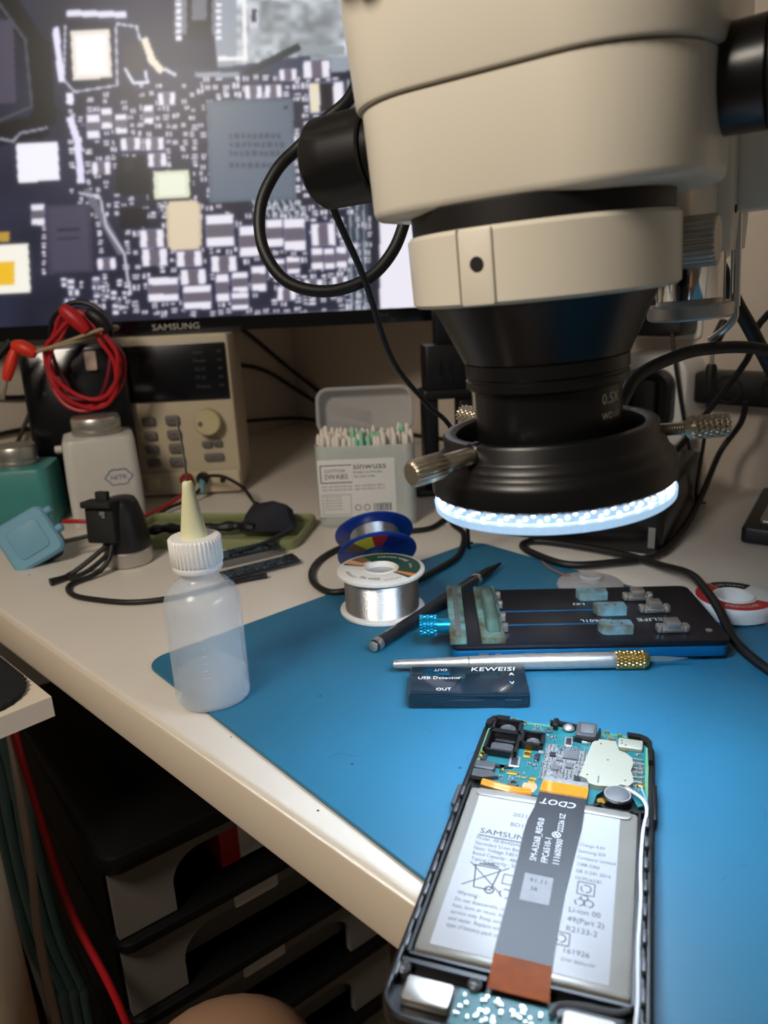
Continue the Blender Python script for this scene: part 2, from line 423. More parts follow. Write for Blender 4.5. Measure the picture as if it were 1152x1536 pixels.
# bigger capacitors
for (x, y, w, h, v) in [(140, 190, 18, 34, 1), (160, 178, 15, 30, 1), (182, 186, 16, 28, 1), (223, 172, 13, 26, 1), (196, 216, 28, 18, 0), (236, 240, 26, 18, 0), (232, 216, 26, 18, 0),
                        (250, 148, 24, 18, 0), (380, 138, 24, 18, 0), (410, 137, 24, 18, 0), (432, 112, 24, 16, 0), (475, 104, 38, 24, 0), (152, 252, 26, 18, 0),
                        (330, 346, 40, 46, 1), (374, 362, 28, 44, 1), (412, 350, 24, 40, 1), (442, 352, 30, 46, 1), (485, 352, 34, 32, 0), (228, 358, 34, 26, 0), (232, 386, 36, 24, 0), (284, 388, 36, 22, 0),
                        (336, 396, 36, 22, 0), (290, 416, 36, 22, 0), (245, 434, 44, 34, 1), (296, 446, 40, 34, 1), (388, 418, 20, 36, 1), (334, 432, 18, 40, 1), (360, 424, 22, 30, 1), (360, 452, 24, 24, 1),
                        (415, 402, 22, 26, 1), (440, 398, 18, 24, 1), (476, 388, 16, 30, 1), (494, 388, 14, 30, 1), (512, 386, 14, 30, 1), (530, 380, 14, 30, 1), (430, 440, 26, 20, 0), (470, 430, 26, 20, 0), (510, 425, 22, 18, 0),
                        (57, 322, 18, 30, 1), (160, 396, 26, 16, 0)]:
    pcap(x, y, w, h, bool(v), (104, 96, 106))
pcap(490, 146, 50, 44, False, (22, 22, 28)); prect(482, 126, 498, 168, (22, 20, 24)); prect(466, 126, 478, 168, (232, 222, 190))
# chips
prect(96, 34, 178, 128, (22, 24, 40)); pline([(98, 40), (96, 120), (112, 138), (176, 128), (174, 40)], 2.5, (190, 192, 210))
prect(108, 46, 166, 118, (236, 226, 214), -3); prect(114, 52, 160, 112, (250, 246, 240), -3)
pline([(84, 46), (92, 118)], 9, (235, 232, 250)); pline([(105, 20), (185, 22)], 9, (228, 226, 240)); prect(100, 140, 110, 156, (240, 240, 250))
pline([(176, 36), (205, 40), (210, 60)], 2.5, (210, 212, 225)); prect(184, 66, 214, 110, (52, 50, 58)); pline([(188, 104), (200, 124), (222, 124), (218, 108)], 3, (235, 235, 245))
pline([(218, 62), (228, 90), (240, 104)], 10, (240, 228, 205)); pline([(248, 104), (262, 112)], 4, (220, 220, 230))
prect(262, -20, 332, 52, (120, 124, 130)); prect(280, -20, 318, 58, (30, 32, 40)); prect(288, -20, 310, 30, (112, 112, 122))
for yy in range(-6, 56, 10): prect(264, yy, 272, yy + 6, (240, 240, 250)); prect(324, yy, 332, yy + 6, (240, 240, 250))
pline([(366, -10), (368, 88), (330, 88)], 6, (244, 240, 236)); prect(374, 8, 388, 42, (206, 206, 216)); prect(377, 14, 385, 34, (56, 56, 64))
pline([(296, 112), (356, 112)], 7, (150, 156, 166)); pline([(372, 108), (445, 72)], 12, (46, 52, 56)); pline([(458, 74), (510, 76)], 14, (150, 158, 158))
prect(312, 150, 442, 302, (92, 104, 116), -2); prect(318, 156, 436, 296, (98, 110, 122), -2)
for i, yy in enumerate((204, 217, 230, 248)):
    x = 344
    while x < 424: 
        w = rng.uniform(4, 9); prect(x, yy - 4, x + w, yy + 4, (58, 66, 78), -2, .8); x += w + 3
prect(426, 158, 432, 164, (40, 44, 54))
prect(174, 234, 222, 292, (16, 16, 24)); prect(180, 312, 222, 342, (14, 14, 22)); prect(186, 240, 200, 256, (34, 34, 44))
prect(222, 256, 290, 300, (24, 24, 30)); prect(231, 256, 284, 297, (222, 226, 196), -2); prect(238, 262, 278, 292, (236, 240, 214), -2)
prect(250, 306, 302, 370, (206, 188, 160), -2); prect(254, 302, 298, 374, (222, 204, 172), -2)
prect(70, 306, 138, 410, (62, 58, 76), -3); prect(76, 312, 132, 404, (72, 68, 86), -3)
for yy in (342, 356): prect(86, yy, 120, yy + 4, (44, 42, 56), -3)
pline([(132, 288), (180, 376)], 11, (104, 104, 112)); pline([(120, 290), (150, 296), (160, 340), (186, 380), (196, 440)], 3, (200, 200, 215))
prect(26, 214, 88, 272, (246, 244, 248), -3); prect(-30, 368, 44, 440, (248, 244, 226), -3); prect(-12, 392, 22, 428, (240, 190, 40)); prect(-5, 348, 14, 362, (190, 150, 60))
pline([(106, 180), (116, 210), (122, 270)], 10, (232, 228, 250)); pline([(0, 208), (20, 212), (30, 200), (70, 192)], 3, (150, 150, 165))
for k in range(7): pline([(380 + k * 11, 302), (392 + k * 11, 324)], 3, (170, 185, 190))
# right side of the picture and white program window
for k, xx in enumerate(range(528, 558, 5)): pline([(xx - 6, 120), (xx, 470)], 2.2, [(150, 165, 168), (70, 80, 92)][k % 2])
win = PX > 568 + (470 - PY) * -.02
img[win] = C3((238, 234, 240)); prect(557, -60, 570, 500, (34, 36, 46))
# soft focus of the magnified picture
def blur(a, n=1):
    for _ in range(n):
        a = (np.roll(a, 1, 0) + 2 * a + np.roll(a, -1, 0)) / 4; a = (np.roll(a, 1, 1) + 2 * a + np.roll(a, -1, 1)) / 4
    return a
img = blur(img, 1); img = np.clip(img * .86 + blur(img, 8) * np.array((.13, .13, .19)), 0, 1)
me = bpy.data.meshes.new('screen')
V = np.stack([GX + 170, np.full_like(GX, -1.2), GZ], -1).reshape(-1, 3) * S
idx = np.arange(NX * NZ).reshape(NZ, NX); Q = np.stack([idx[:-1, :-1], idx[:-1, 1:], idx[1:, 1:], idx[1:, :-1]], -1).reshape(-1, 4)
me.vertices.add(len(V)); me.vertices.foreach_set('co', V.ravel()); me.loops.add(Q.size); me.loops.foreach_set('vertex_index', Q.ravel().astype(np.int32))
me.polygons.add(len(Q)); me.polygons.foreach_set('loop_start', (np.arange(len(Q)) * 4).astype(np.int32)); me.update(calc_edges=True)
ca = me.color_attributes.new('picture', 'FLOAT_COLOR', 'POINT'); ca.data.foreach_set('color', np.concatenate([img.reshape(-1, 3), np.ones((NX * NZ, 1))], 1).ravel().astype(np.float32))
ms = bpy.data.materials.new('lit_screen'); ms.use_nodes = True; nt = ms.node_tree; b_ = nt.nodes['Principled BSDF']
at = nt.nodes.new('ShaderNodeAttribute'); at.attribute_name = 'picture'
nt.links.new(at.outputs['Color'], b_.inputs['Emission Color']); b_.inputs['Emission Strength'].default_value = 1.0
b_.inputs['Base Color'].default_value = (.01, .01, .01, 1); b_.inputs['Roughness'].default_value = .35
me.materials.append(ms); scr = bpy.data.objects.new('screen', me); COL.objects.link(scr); scr.parent = mon

# ------------------------------------------------------------------ work mat
mp = [(-143.8 + 3, 407.5), (72, 603)]
e1 = Vector((.647, -.762)).normalized(); e2 = Vector((.762, .647)).normalized()
ML, MW = 520, 288
Mm = Matrix(((e2.x, -e1.x, 0, 0), (e2.y, -e1.y, 0, 0), (0, 0, 1, 0), (0, 0, 0, 1)))
mm_ = MB(); cxm = Vector((-146, 409)) + e1 * ML / 2 + e2 * MW / 2
mm_.loft([[(x, y, z) for x, y in rr(MW - 2 * i, ML - 2 * i, 14 - i, 8)] for i, z in ((.2, 0.05), (0, .4), (0, 1.6), (.4, 2.0))])
wm = tag(obj('work_mat', mm_, 'mat_silicone', M=T(cxm.x, cxm.y, 0) @ Mm), 'blue silicone soldering mat lying on the desk', 'mat')
mat('mat_emboss', (30, 90, 126), .6, var=.05)
scuff = MB()
for k in range(40):
    x = random.uniform(-130, 130); y = random.uniform(-240, 240); a = random.uniform(0, 180); l = random.uniform(2, 9)
    scuff.stroke([(x, y), (x + l * math.cos(R(a)), y + l * math.sin(R(a))), (x + l * 1.5 * math.cos(R(a + 20)), y + l * 1.5 * math.sin(R(a + 20)))], random.uniform(.25, .5), 2.0, t=.02)
stuff(obj('scuff_marks', scuff, 'mat_emboss', wm, smooth=0))
# ------------------------------------------------------------------ microscope
YAW = -33.0
P0 = Vector((65.8, 288.0, 127.0))
MS = Matrix.Translation(P0) @ RY(-3.3) @ RZ(YAW)
ms_ = thing('microscope', 'cream stereo microscope head on a boom stand above the phone', 'microscope', M=MS)
BX, BY = 0.3, 4.0                      # head body sits a little off the objective axis
def body_rings(w, d, r, zs, cx=BX, cy=BY):
    return [[(x, y, z) for x, y in rr(w - 2 * i, d - 2 * i, r - i, 12, cx, cy)] for i, z in zs]
obj('lower_housing', MB().loft(body_rings(115.5, 93, 35, ((7, 105.6), (2, 106.4), (.6, 107.4), (0, 109.4), (-.6, 141.0)))), 'cream_enamel', ms_)
obj('seam', MB().loft(body_rings(114, 91.5, 35, ((0, 140.6), (0, 143)))), 'dark_seam', ms_)
up = obj('upper_housing', MB().loft(body_rings(120.5, 98, 37, ((1.6, 141.8), (.4, 142.3), (0, 143.4), (-1.5, 172), (-1, 210), (3, 218)))), 'cream_enamel', ms_)
eh = MB(); eh.loft([[(x, y, z) for x, y in rr(108 - 2 * i, 70 - 2 * i, 22 - i, 8, BX, BY - 28 - (z - 176) * .25)] for i, z in ((8, 175), (3, 177), (0, 182), (0, 240), (6, 248))])
obj('eyepiece_housing', eh, 'cream_enamel', ms_)
for sx in (-30, 30):
    e = obj('eyepiece', MB().lathe([(15, 0), (15, 60), (17, 62), (17, 84), (14, 86), (14, 84), (2, 83)], T(BX + sx, BY - 62, 206) @ RX(48), 32), 'black_paint', ms_)
    obj('tube_collar', MB().lathe([(19, -14), (19, 16), (15.2, 18)], T(BX + sx, BY - 62, 206) @ RX(48), 32), 'cream_enamel', ms_)
obj('set_screw', MB().lathe([(5, 0), (5, 6), (3, 7)], T(BX - 34, BY - 52, 172.5), 20), 'black_paint', ms_)
obj('camera_port', MB().lathe([(24, 216), (24, 226), (17, 228), (17, 262), (21, 263), (21, 300), (18, 302)], T(BX, BY + 16), 40), 'black_paint', ms_)
# side knobs
for s in (-1, 1):
    Mk = T(BX + (-59.5 if s < 0 else 65), BY + (0 if s < 0 else 5), 134) @ RY(90 * s)
    col = obj('knob_collar', MB().lathe([(15.6, -9), (16, 5.5), (15, 6)], Mk, 40), 'black_paint', ms_)
    kn = MB()
    n = 48
    rad = lambda i, z: 17.4 - (.55 if (i % 8) in (0, 1) and 10 < z < 24 else 0)
    zs = [6.2, 7.0, 10.5, 11.2, 23, 23.6, 33, 35, 35.4]
    ins = [.9, 0, 0, 0, 0, 0, 0, 1.6, 6]
    kn.loft([[((rad(i, z) - q) * math.cos(2 * math.pi * i / n), (rad(i, z) - q) * math.sin(2 * math.pi * i / n), z) for i in range(n)] for z, q in zip(zs, ins)], Mk)
    k_ = obj('zoom_knob', kn, 'black_plastic', ms_)
    for a in (100,):
        obj('grub_hole', MB().lathe([(1.5, 16.6), (1.5, 17.6)], Mk @ T(0, 0, 27) @ RZ(a if s > 0 else -a + 180) @ RY(90), 16), 'black_gloss', k_)
    if s > 0:
        t_ = MB()
        for j in range(14): t_.box(17.35, 0, 28, .5, .7, 4, Mk @ RZ(j * 360 / 14))
        obj('scale_marks', t_, 'white_print', k_)
obj('gasket', MB().lathe([(43.6, 98.5), (45.2, 99.6), (45.2, 106.4), (43, 107)], T(0, 0), 72), 'black_rubber', ms_)
mr = MB(); mr.lathe([(39, 75.2), (45.6, 75.2), (46.9, 76.4), (47.1, 97.8), (45.8, 99.2), (39, 99.2)], n=96, close=True)
mount = obj('mount_ring', mr, 'cream_enamel', ms_)
pd = obj('clamp_lug', MB().rbox(0, 0, 0, 11.5, 23, 2.6, .8, .5, T(-3, -45.4, 87.2) @ RX(90)), 'cream_enamel', mount)
obj('screw_hole', MB().lathe([(2.3, 0), (2.3, .35), (1.5, .36)], T(-2.6, -47.95, 88.2) @ RX(90), 24), 'black_matte', mount)
obj('clamp_slit', MB().box(-9.4, -46.4, 87.2, .6, 1.2, 23.4), 'dark_seam', mount)
obj('objective_cone', MB().lathe([(40.4, 78), (40.4, 75), (39.6, 74), (31, 55.5), (30.4, 54), (29, 53.6)], n=72), 'black_paint', ms_)
bl = obj('barlow_lens', MB().lathe([(28, 54.2), (30, 53.4), (30, 48.8), (29.4, 48.2), (29.4, 47.4), (30, 47), (30, 44.4), (28.8, 43.6), (27.0, 43.2), (27.0, 20), (25.8, 18.6), (22, 18.6)], n=72), 'black_paint', ms_)
Rb = 27.05
def wrap(a0, z0, rr_=Rb): return lambda v: (rr_ * math.cos(R(a0) + v.x / rr_), rr_ * math.sin(R(a0) + v.x / rr_), z0 + v.y)
tb = MB().text('0.5X', 5.4, fn=wrap(-26, 37.2)).text('WD165', 3.4, fn=wrap(-26, 31.8)); flatobj('lettering', tb, MATS['white_print'], bl)
gl = obj('front_glass', MB().lathe([(22.5, 19.4), (10, 18.9), (.5, 18.7)], n=48), mat('lens_glass', (14, 18, 30), .05, var=0, coat=1), bl)
# bracket, focus block, pillar
br = MB(); br.loft([[(x, y, z) for x, y in rr(62 - 2 * i, 100 - 2 * i, 6, 5, 10, 92)] for i, z in ((1.5, 79), (0, 80.5), (0, 110), (1.5, 111.5))])
bracket = obj('bracket', br, 'cream_enamel', ms_)
fb = MB(); fb.loft([[(x, y, z) for x, y in rr(56 - 2 * i, 50 - 2 * i, 5, 5, 19, 125)] for i, z in ((1, 83), (0, 97), (0, 236), (1, 237))])
block = obj('focus_block', fb, 'cream_enamel', ms_)
obj('side_cover', MB().rbox(54, 131, 99, 17, 38, 60, 3, 1), 'cream_enamel', block)
for p in ((41.2, 72, 96), (62.6, 118, 108), (47.2, 108, 100)):
    obj('screw_hole', MB().lathe([(1.7, -.5), (1.7, .25)], T(*p) @ RY(90), 16), 'black_matte', block)
for s in (-1, 1):
    f = obj('focus_knob', MB().ribbed(8.6, 9.2, 8, 30, 18, T(22 + s * 34, 140, 124) @ RY(90 * s)), 'black_plastic', ms_)
    obj('knob_cap', MB().lathe([(6, 0), (6, 9), (8.4, 9)], T(22 + s * 34, 140, 124) @ RY(90 * s), 24), 'black_paint', f)
ck = obj('clamp_knob', MB().ribbed(8.8, 9.5, 4, 17, 26, T(34, 46, 88) @ RY(90), b=.8), 'satin_steel', ms_)
obj('clamp_shaft', MB().lathe([(4, -12), (4, 4.5)], T(34, 46, 88) @ RY(90), 20), 'black_paint', ck)
obj('pillar', MB().lathe([(14.6, 58.5), (15, 59), (15, 118)], T(28, 112), 64), 'chrome', ms_)
obj('pillar_collar', MB().lathe([(13, 54.6), (18, 54.6), (19, 55.6), (19, 60.6), (18, 61.4), (15, 61.4)], T(28, 112), 64), 'brushed_alu', ms_)
obj('guide_rod', MB().lathe([(2.3, 58), (2.3, 100)], T(46, 120), 20), 'chrome', ms_)
hook = MB().tube([(46, 120, 58), (46, 120, 53), (42, 120, 48), (35, 122, 43)], 1.7); obj('bent_rod', hook, 'satin_steel', ms_)
# boom stand: base block on the desk, post, boom arm (built in the microscope frame, set upright)
inv = MS.inverted()
def Wm(M): return inv @ M
Bm = T(182.6, 651.5, 0) @ RZ(-32.5)
bb = MB(); bb.loft([[(x, y, z) for x, y in rr(160 - 2 * i, 156 - 2 * i, 6, 5)] for i, z in ((1, 0.1), (0, 1.5), (0, 46), (2, 49), (5, 50))], Wm(Bm)); obj('stand_base', bb, 'black_paint', ms_)
obj('base_slot', MB().box(-64, -78.2, 14, 5, .8, 16, Wm(Bm @ T(136, 0, 0))), 'satin_steel', ms_)
obj('post', MB().lathe([(19, 49), (19, 430)], Wm(T(158, 640)), 40), 'chrome', ms_)
obj('boom_arm', MB().lathe([(14, -60), (14, 220)], Wm(axis_to((158, 640, 412), (0.02, -.9, .03))), 32), 'chrome', ms_)
obj('boom_clamp', MB().rbox(0, 0, 378, 60, 60, 62, 10, 3, Wm(T(158, 640))), 'black_paint', ms_)
obj('boom_end', MB().rbox(0, 0, 0, 46, 46, 60, 8, 2, Wm(T(158, 430, 370))), 'black_paint', ms_)

# ------------------------------------------------------------------ LED ring light
mat('led_panel', (255, 255, 255), .5, var=0, emit=(214, 234, 255), estr=60.0)
mat('led_cover', (120, 150, 180), .25, var=.25, scale=700, emit=(176, 212, 246), estr=0.8)
mat('led_chip', (255, 255, 255), .3, var=0, emit=(236, 246, 255), estr=6.0)
mat('ring_black', (15, 15, 17), .36, var=.1, bump=.05, bscale=1500)
ML_ = Matrix.Translation(Vector((66.2, 288.0, 125.6))) @ RY(-4.2) @ RX(-.3)
rl = thing('ring_light', 'black LED ring light glowing under the microscope objective', 'ring light', M=ML_)
hs = MB().lathe([(33.5, 9), (45.4, 7.4), (46.2, 8.2), (46.2, 15), (45.6, 16.8), (44.2, 18), (43.4, 18.8), (43.2, 20), (42.6, 21.4), (41.0, 22.6), (40.2, 23.6), (40.2, 28.4), (39.4, 29.4), (36.4, 29.6), (35.2, 28.8), (34.8, 27)], n=96, close=True)
obj('housing', hs, 'ring_black', rl)
obj('led_panel', MB().lathe([(31, 1.6), (43, 1.6), (43, 2.6), (31, 2.6)], n=72, close=True), 'led_panel', rl)
obj('inner_rim', MB().lathe([(29.5, 1), (31, 1), (33.6, 9.4), (32.6, 9.4)], n=72, close=True), 'ring_black', rl)
obj('clear_cover', MB().lathe([(43.4, .4), (45.0, .2), (45.8, .9), (46.0, 3.4), (44.4, 3.7), (43.6, 3.4)], n=96, close=True), 'led_cover', rl)
obj('reflector', MB().lathe([(42.6, 3), (43.9, 3.6), (44.3, 8.0), (42.6, 8.0)], n=96, close=True), 'led_cover', rl)
led0 = None
for k in range(120):
    Ml = RZ(k * 3 + random.uniform(-.6, .6)) @ T(44.1, 0, 4.5 + 1.2 * (k % 3)) @ RY(80)
    if led0 is None: led0 = obj('led', MB().dome(.8, 1.0, n=6, m=2), 'led_chip', rl); led0.matrix_local = mm(Ml)
    else: dup(led0, rl, Ml)
for k, (a, r0, r1, kl) in enumerate(((3, 46, 70, 15), (215, 44, 67, 14), (112, 46, 68, 15))):
    Ms_ = RZ(a) @ T(0, 0, 25.6 - (2.2 if k == 0 else 0)) @ RY(90 + (3 if k == 0 else 0))
    sh = MB(); z = 37.0; pf = [(2.2, 36)]
    while z < r1 - kl: pf += [(2.6, z), (2.0, z + .5)]; z += 1.0
    sh.lathe(pf, Ms_, 14)
    t_ = obj('thumb_screw', sh, 'nickel', rl)
    kn = MB()
    if k == 1:
        kn.lathe([(3.0, r1 - kl - 14), (3.4, r1 - kl - 13), (3.4, r1 - kl - 1), (3.0, r1 - kl)], Ms_, 24)
    else: kn.lathe([(2.9, r1 - kl - 3), (2.9, r1 - kl)], Ms_, 20)
    nr = 7 if k != 1 else 1
    if k == 1: kn.ribbed(4.4, 4.7, r1 - kl, r1, 20, Ms_, .8)
    else:
        for j in range(nr):
            kn.ribbed(3.9, 4.7, r1 - kl + j * kl / nr, r1 - kl + (j + 1) * kl / nr - .1, 15, Ms_ @ RZ(j * 12), .5)
    obj('screw_head', kn, 'nickel', t_)
    obj('screw_boss', MB().lathe([(4.6, 36), (4.6, 39.6), (4, 40.2)], Ms_, 24), 'ring_black', t_)
obj('cable_strain_relief', MB().tube([(25, 27, 20), (30, 36, 27), (36, 44, 32)], lambda t: 4.2 - 1.6 * t), 'black_rubber', rl)
obj('glint_screw', MB().dome(1.6, 1.2, T(-20, -27.6, 27.4) @ RX(60), n=12), 'satin_steel', rl)
# ------------------------------------------------------------------ opened phone
mat('phone_black', (17, 18, 20), .38, var=.12, scale=150)
mat('pcb_green', (22, 104, 112), .42, var=.18, scale=260)
mat('pcb_edge', (84, 140, 104), .5, var=.1)
mat('shield_metal', (188, 188, 172), .42, .55, var=.03, scale=80)
mat('tin', (214, 214, 216), .3, .8, var=.1, scale=900)
mat('gold', (226, 182, 84), .3, .9, var=.1, scale=400)
mat('chip_grey', (96, 98, 102), .5, var=.08, scale=400)
mat('chip_dark', (38, 38, 46), .45, var=.08, scale=300)
mat('paste_grey', (132, 134, 136), .7, var=.2, scale=600)
mat('module_grey', (72, 74, 78), .35, var=.1)
mat('polyimide', (214, 134, 26), .35, var=.12, scale=220, coat=.3)
mat('polyimide_dark', (142, 70, 18), .55, var=.2, scale=160, spec=.2)
mat('flex_black', (34, 36, 42), .42, var=.08, scale=60)
mat('battery_foil', (150, 148, 142), .35, .4, var=.08, scale=60)
mat('battery_label', (174, 177, 183), .38, var=.03, scale=30)
mat('coax_white', (206, 212, 220), .4, var=.05)
mat('coax_blue', (110, 150, 190), .4, var=.05)
mat('sticker', (146, 148, 154), .6, var=.06, scale=300)
ph = thing('smartphone', 'opened smartphone with bare circuit board and battery on the blue mat', 'phone', (53.3, 234.4, 2.0), -19.63)
def P(u, w, z=0): return (u - 38, 82 - w, z)
def PT(u, w, z=0): return T(u - 38, 82 - w, z)
def pbox(u0, w0, u1, w1, z0, z1, r=.4, b=.15, M=None):
    m = MB(); m.rbox((u0 + u1) / 2 - 38, 82 - (w0 + w1) / 2, z0, abs(u1 - u0), abs(w1 - w0), z1 - z0, r, b, n=2); return m
def ppoly(pts, z0, z1):
    p = [(u - 38, 82 - w) for u, w in pts]; a = sum(p[i][0] * p[(i + 1) % len(p)][1] - p[(i + 1) % len(p)][0] * p[i][1] for i in range(len(p)))
    return MB().prism(p if a > 0 else p[::-1], z0, z1)
obj('mid_frame', MB().loft([[(x, y, z) for x, y in rr(76 - 2 * i, 164 - 2 * i, 9.5 - i, 8)] for i, z in ((1, 0), (.2, .6), (0, 1.6), (0, 3.2))]), 'phone_black', ph)
rim = [[(x, y, z) for x, y in rr(76 - 2 * i, 164 - 2 * i, 9.5 - i, 8)] for i, z in ((.0, 3), (0, 6.2), (.7, 7), (1.7, 7), (2.1, 6.4), (2.1, 3))]
rim = [[(x, y, z if y < 66 else min(z, 7 - (y - 66) * .5) if y < 72 else min(z, 4.0)) for x, y, z in r_] for r_ in rim]
obj('rim', MB().loft(rim, close=True), 'phone_black', ph)
def wall(pts, z0, z1, t=1.2):
    m = MB()
    for (a, b), (c, d) in zip(pts[:-1], pts[1:]):
        p = Vector((a - 38, 82 - b)); q = Vector((c - 38, 82 - d)); dd = (q - p).normalized(); n_ = Vector((-dd.y, dd.x)) * t / 2
        m.prism([tuple(p - n_ - dd * t / 2), tuple(q - n_ + dd * t / 2), tuple(q + n_ + dd * t / 2), tuple(p + n_ - dd * t / 2)], z0, z1)
    return m
obj('battery_bay', wall([(3.4, 54), (3.4, 141), (70.6, 141), (70.6, 54)], 3, 6.2, 1.0), 'phone_black', ph)
obj('side_rib', wall([(73, 52), (73, 160)], 3, 5.2, .8), 'phone_black', ph)
clipm = None
for side, u in ((0, 1.9), (1, 73.4)):
    for k, w in enumerate(range(60, 158, 11)):
        c = pbox(-.9, -2.6, .9, 2.6, 0, 1.6, .5, .4) if clipm is None else None
        if clipm is None: clipm = obj('side_clip', MB().rbox(0, 0, 0, 1.5, 5.6, 1.6, .6, .4, n=2), 'module_grey', ph); clipm.location = Vector(P(u, w, 5.4)) * S
        else: dup(clipm, ph, loc=P(u, w, 5.4))
obj('side_button', MB().rbox(0, 0, 0, 2.0, 13, 2.2, .8, .4, T(*P(-.7, 60, 2.6))), 'module_grey', ph)
obj('side_button', MB().rbox(0, 0, 0, 1.6, 22, 2.0, .6, .4, T(*P(76.3, 44, 2.6))), 'phone_black', ph)
board = obj('main_board', ppoly([(2.6, 6), (5, 3.2), (8, .5), (68, .5), (71, 2.6), (73.4, 6.5), (73.4, 47), (70, 49.5), (67.6, 44), (57, 42), (54, 46), (53, 53.6), (8, 52.6), (8, 47), (3.2, 43)], 3.6, 4.8), 'pcb_green', ph)
obj('board_rim', wall([(3.0, 43), (3.0, 6.4), (8.2, 1.1), (67.6, 1.1), (72.9, 6.8), (72.9, 46)], 4.75, 4.95, 1.3), 'pcb_edge', board)
obj('corner_cap', ppoly([(1.0, 10), (1.2, 6), (3, 2.6), (6, 1), (11, .8), (10.4, 3), (6.8, 3.4), (4, 6.4), (3.4, 10)], 4.6, 7.2), 'phone_black', ph)
obj('corner_cap', ppoly([(64, .8), (70, 1), (73, 2.6), (74.8, 6), (75, 20), (73.4, 20), (73, 8), (70, 4), (64.6, 3.2)], 4.6, 7.2), 'phone_black', ph)
# camera wells
def well(u0, w0, u1, w1, cu, lens=True):
    c = obj('camera_module', wall([(u0, w0), (u1, w0), (u1, w1), (u0, w1), (u0, w0)], 4.6, 8.0, 1.3), 'phone_black', board)
    obj('well_floor', pbox(u0 + .5, w0 + .5, u1 - .5, w1 - .5, 4.7, 5.2), 'black_gloss', c)
    if lens:
        obj('lens', MB().lathe([(cu, 5.2), (cu, 6.4), (cu * .8, 6.7), (cu * .55, 6.3), (.1, 6.2)], PT((u0 + u1) / 2 + .5, (w0 + w1) / 2 + .8), 28), 'module_grey', c)
    return c
well(5.2, 5.2, 17.2, 14.2, 3.6); 
w2 = well(4.6, 15.6, 18.2, 30.4, 4, False)
obj('lens_plate', pbox(6.6, 22, 16.6, 29.4, 5.2, 6.4, 1.2, .5), 'module_grey', w2)
obj('lens_lip', pbox(7.6, 19.4, 16.8, 21.6, 5.2, 6.8, .6, .3), 'phone_black', w2)
well(19.4, 12.6, 28.4, 21.6, 3.0)
fm = obj('sensor_module', pbox(2.6, 38, 11.6, 43.6, 4.8, 7.2, 1, .6), 'module_grey', board)
obj('sensor_flex', wall([(5.5, 30.8), (5, 36.6), (9, 37.4), (14, 38), (17.6, 37), (18.6, 34)], 4.8, 5.5, 2.0), 'chip_dark', fm)
# headphone jack and its plastic bar
hj = obj('headphone_jack', pbox(42, -1.6, 51, 9.6, 3.4, 8.0, .8, .5), 'module_grey', board)
obj('jack_top', pbox(44, 0.2, 50, 7.6, 8.0, 8.35, .8, .2), 'chip_grey', hj)
obj('jack_flange', wall([(41.6, 10.4), (44, 10.9), (48, 11.6), (51.6, 10.2), (52.2, 1)], 4.8, 7.2, .9), 'phone_black', hj)
obj('solder_lug', pbox(45, 10.4, 49, 12.2, 4.8, 6.4, .5, .3), 'tin', hj)
fl = obj('flash_bar', wall([(30.8, .2), (32.6, -.2), (41.6, .8)], 3.6, 7.0, 2.2), 'phone_black', board)
obj('flash_post', pbox(31.2, -2.0, 33.6, 4.0, 3.6, 8.0, .6, .4), 'phone_black', fl)
obj('clear_lens', MB().dome(2.8, 1.8, PT(38.4, 1.8, 5.6)), 'tin', fl)
obj('screw_eye', MB().lathe([(1, 4.8), (1.9, 4.8), (1.9, 5.4), (1, 5.4)], PT(29.8, 5.2), 18, close=True), 'module_grey', board)
# shields
shp = [(52, 9.2), (59.6, 9.0), (60.4, 12.6), (61.2, 15.6), (64.2, 17), (66.8, 20), (67.4, 24), (66.6, 29), (68, 36.6), (66, 39.8), (63, 39.6), (61, 41.8), (53.4, 43), (50.4, 42), (49.4, 39.4), (46.4, 38.2), (48.4, 22), (49.6, 12.6)]
shd = obj('shield_can', ppoly(shp, 4.8, 6.9), 'shield_metal', board, smooth=30)
for u, w in ((53.4, 12.6), (57, 24), (49.4, 36.6), (64.6, 36.6), (63.8, 11)): obj('shield_hole', MB().lathe([(.42, 6.88), (.42, 6.95)], PT(u, w), 10), 'chip_dark', shd)
obj('shield_notch', pbox(53.8, 36.4, 54.3, 41, 6.88, 6.95), 'chip_grey', shd)
sh2 = obj('shield_can', pbox(60.6, 5.2, 71, 12.4, 4.8, 6.7, .8, .3), 'shield_metal', board)
for u, w in ((62, 7.4), (62.2, 9.6)): obj('shield_hole', MB().lathe([(.4, 6.68), (.4, 6.75)], PT(u, w), 10), 'chip_dark', sh2)
# exposed chip area
obj('chip_field', ppoly([(30.6, 16.4), (34, 15.8), (36, 20), (47.6, 17), (47, 41), (31.4, 42)], 4.8, 5.0), 'paste_grey', board)
for (u0, w0, u1, w1, m_) in ((38.2, 19.4, 44.6, 25.4, 'chip_grey'), (32.6, 22.4, 35, 25.2, 'chip_dark'), (34.4, 31.6, 37.4, 35, 'chip_grey'), (44.2, 37.2, 47.0, 40.2, 'chip_dark'), (35.6, 25.8, 38, 28, 'chip_grey'),
                             (26.4, 25.6, 28.6, 29.6, 'chip_dark'), (27.6, 22.8, 30, 24.6, 'tin'), (40, 29, 43, 32, 'chip_grey')):
    obj('chip', pbox(u0, w0, u1, w1, 4.9, 5.9, .1, .08), m_, board)
cap = MB().box(0, 0, 0, 1, .55, .55); tin_e = MB()
rnd = random.Random(11)
ps = MB(); pe = MB()
def passive(u, w, l, d, a):
    M = PT(u, w, 5.15) @ RZ(a)
    pe.box(-l * .36, 0, 0, l * .28, d, .6, M); pe.box(l * .36, 0, 0, l * .28, d, .6, M); ps.box(0, 0, 0, l * .46, d * .96, .55, M)
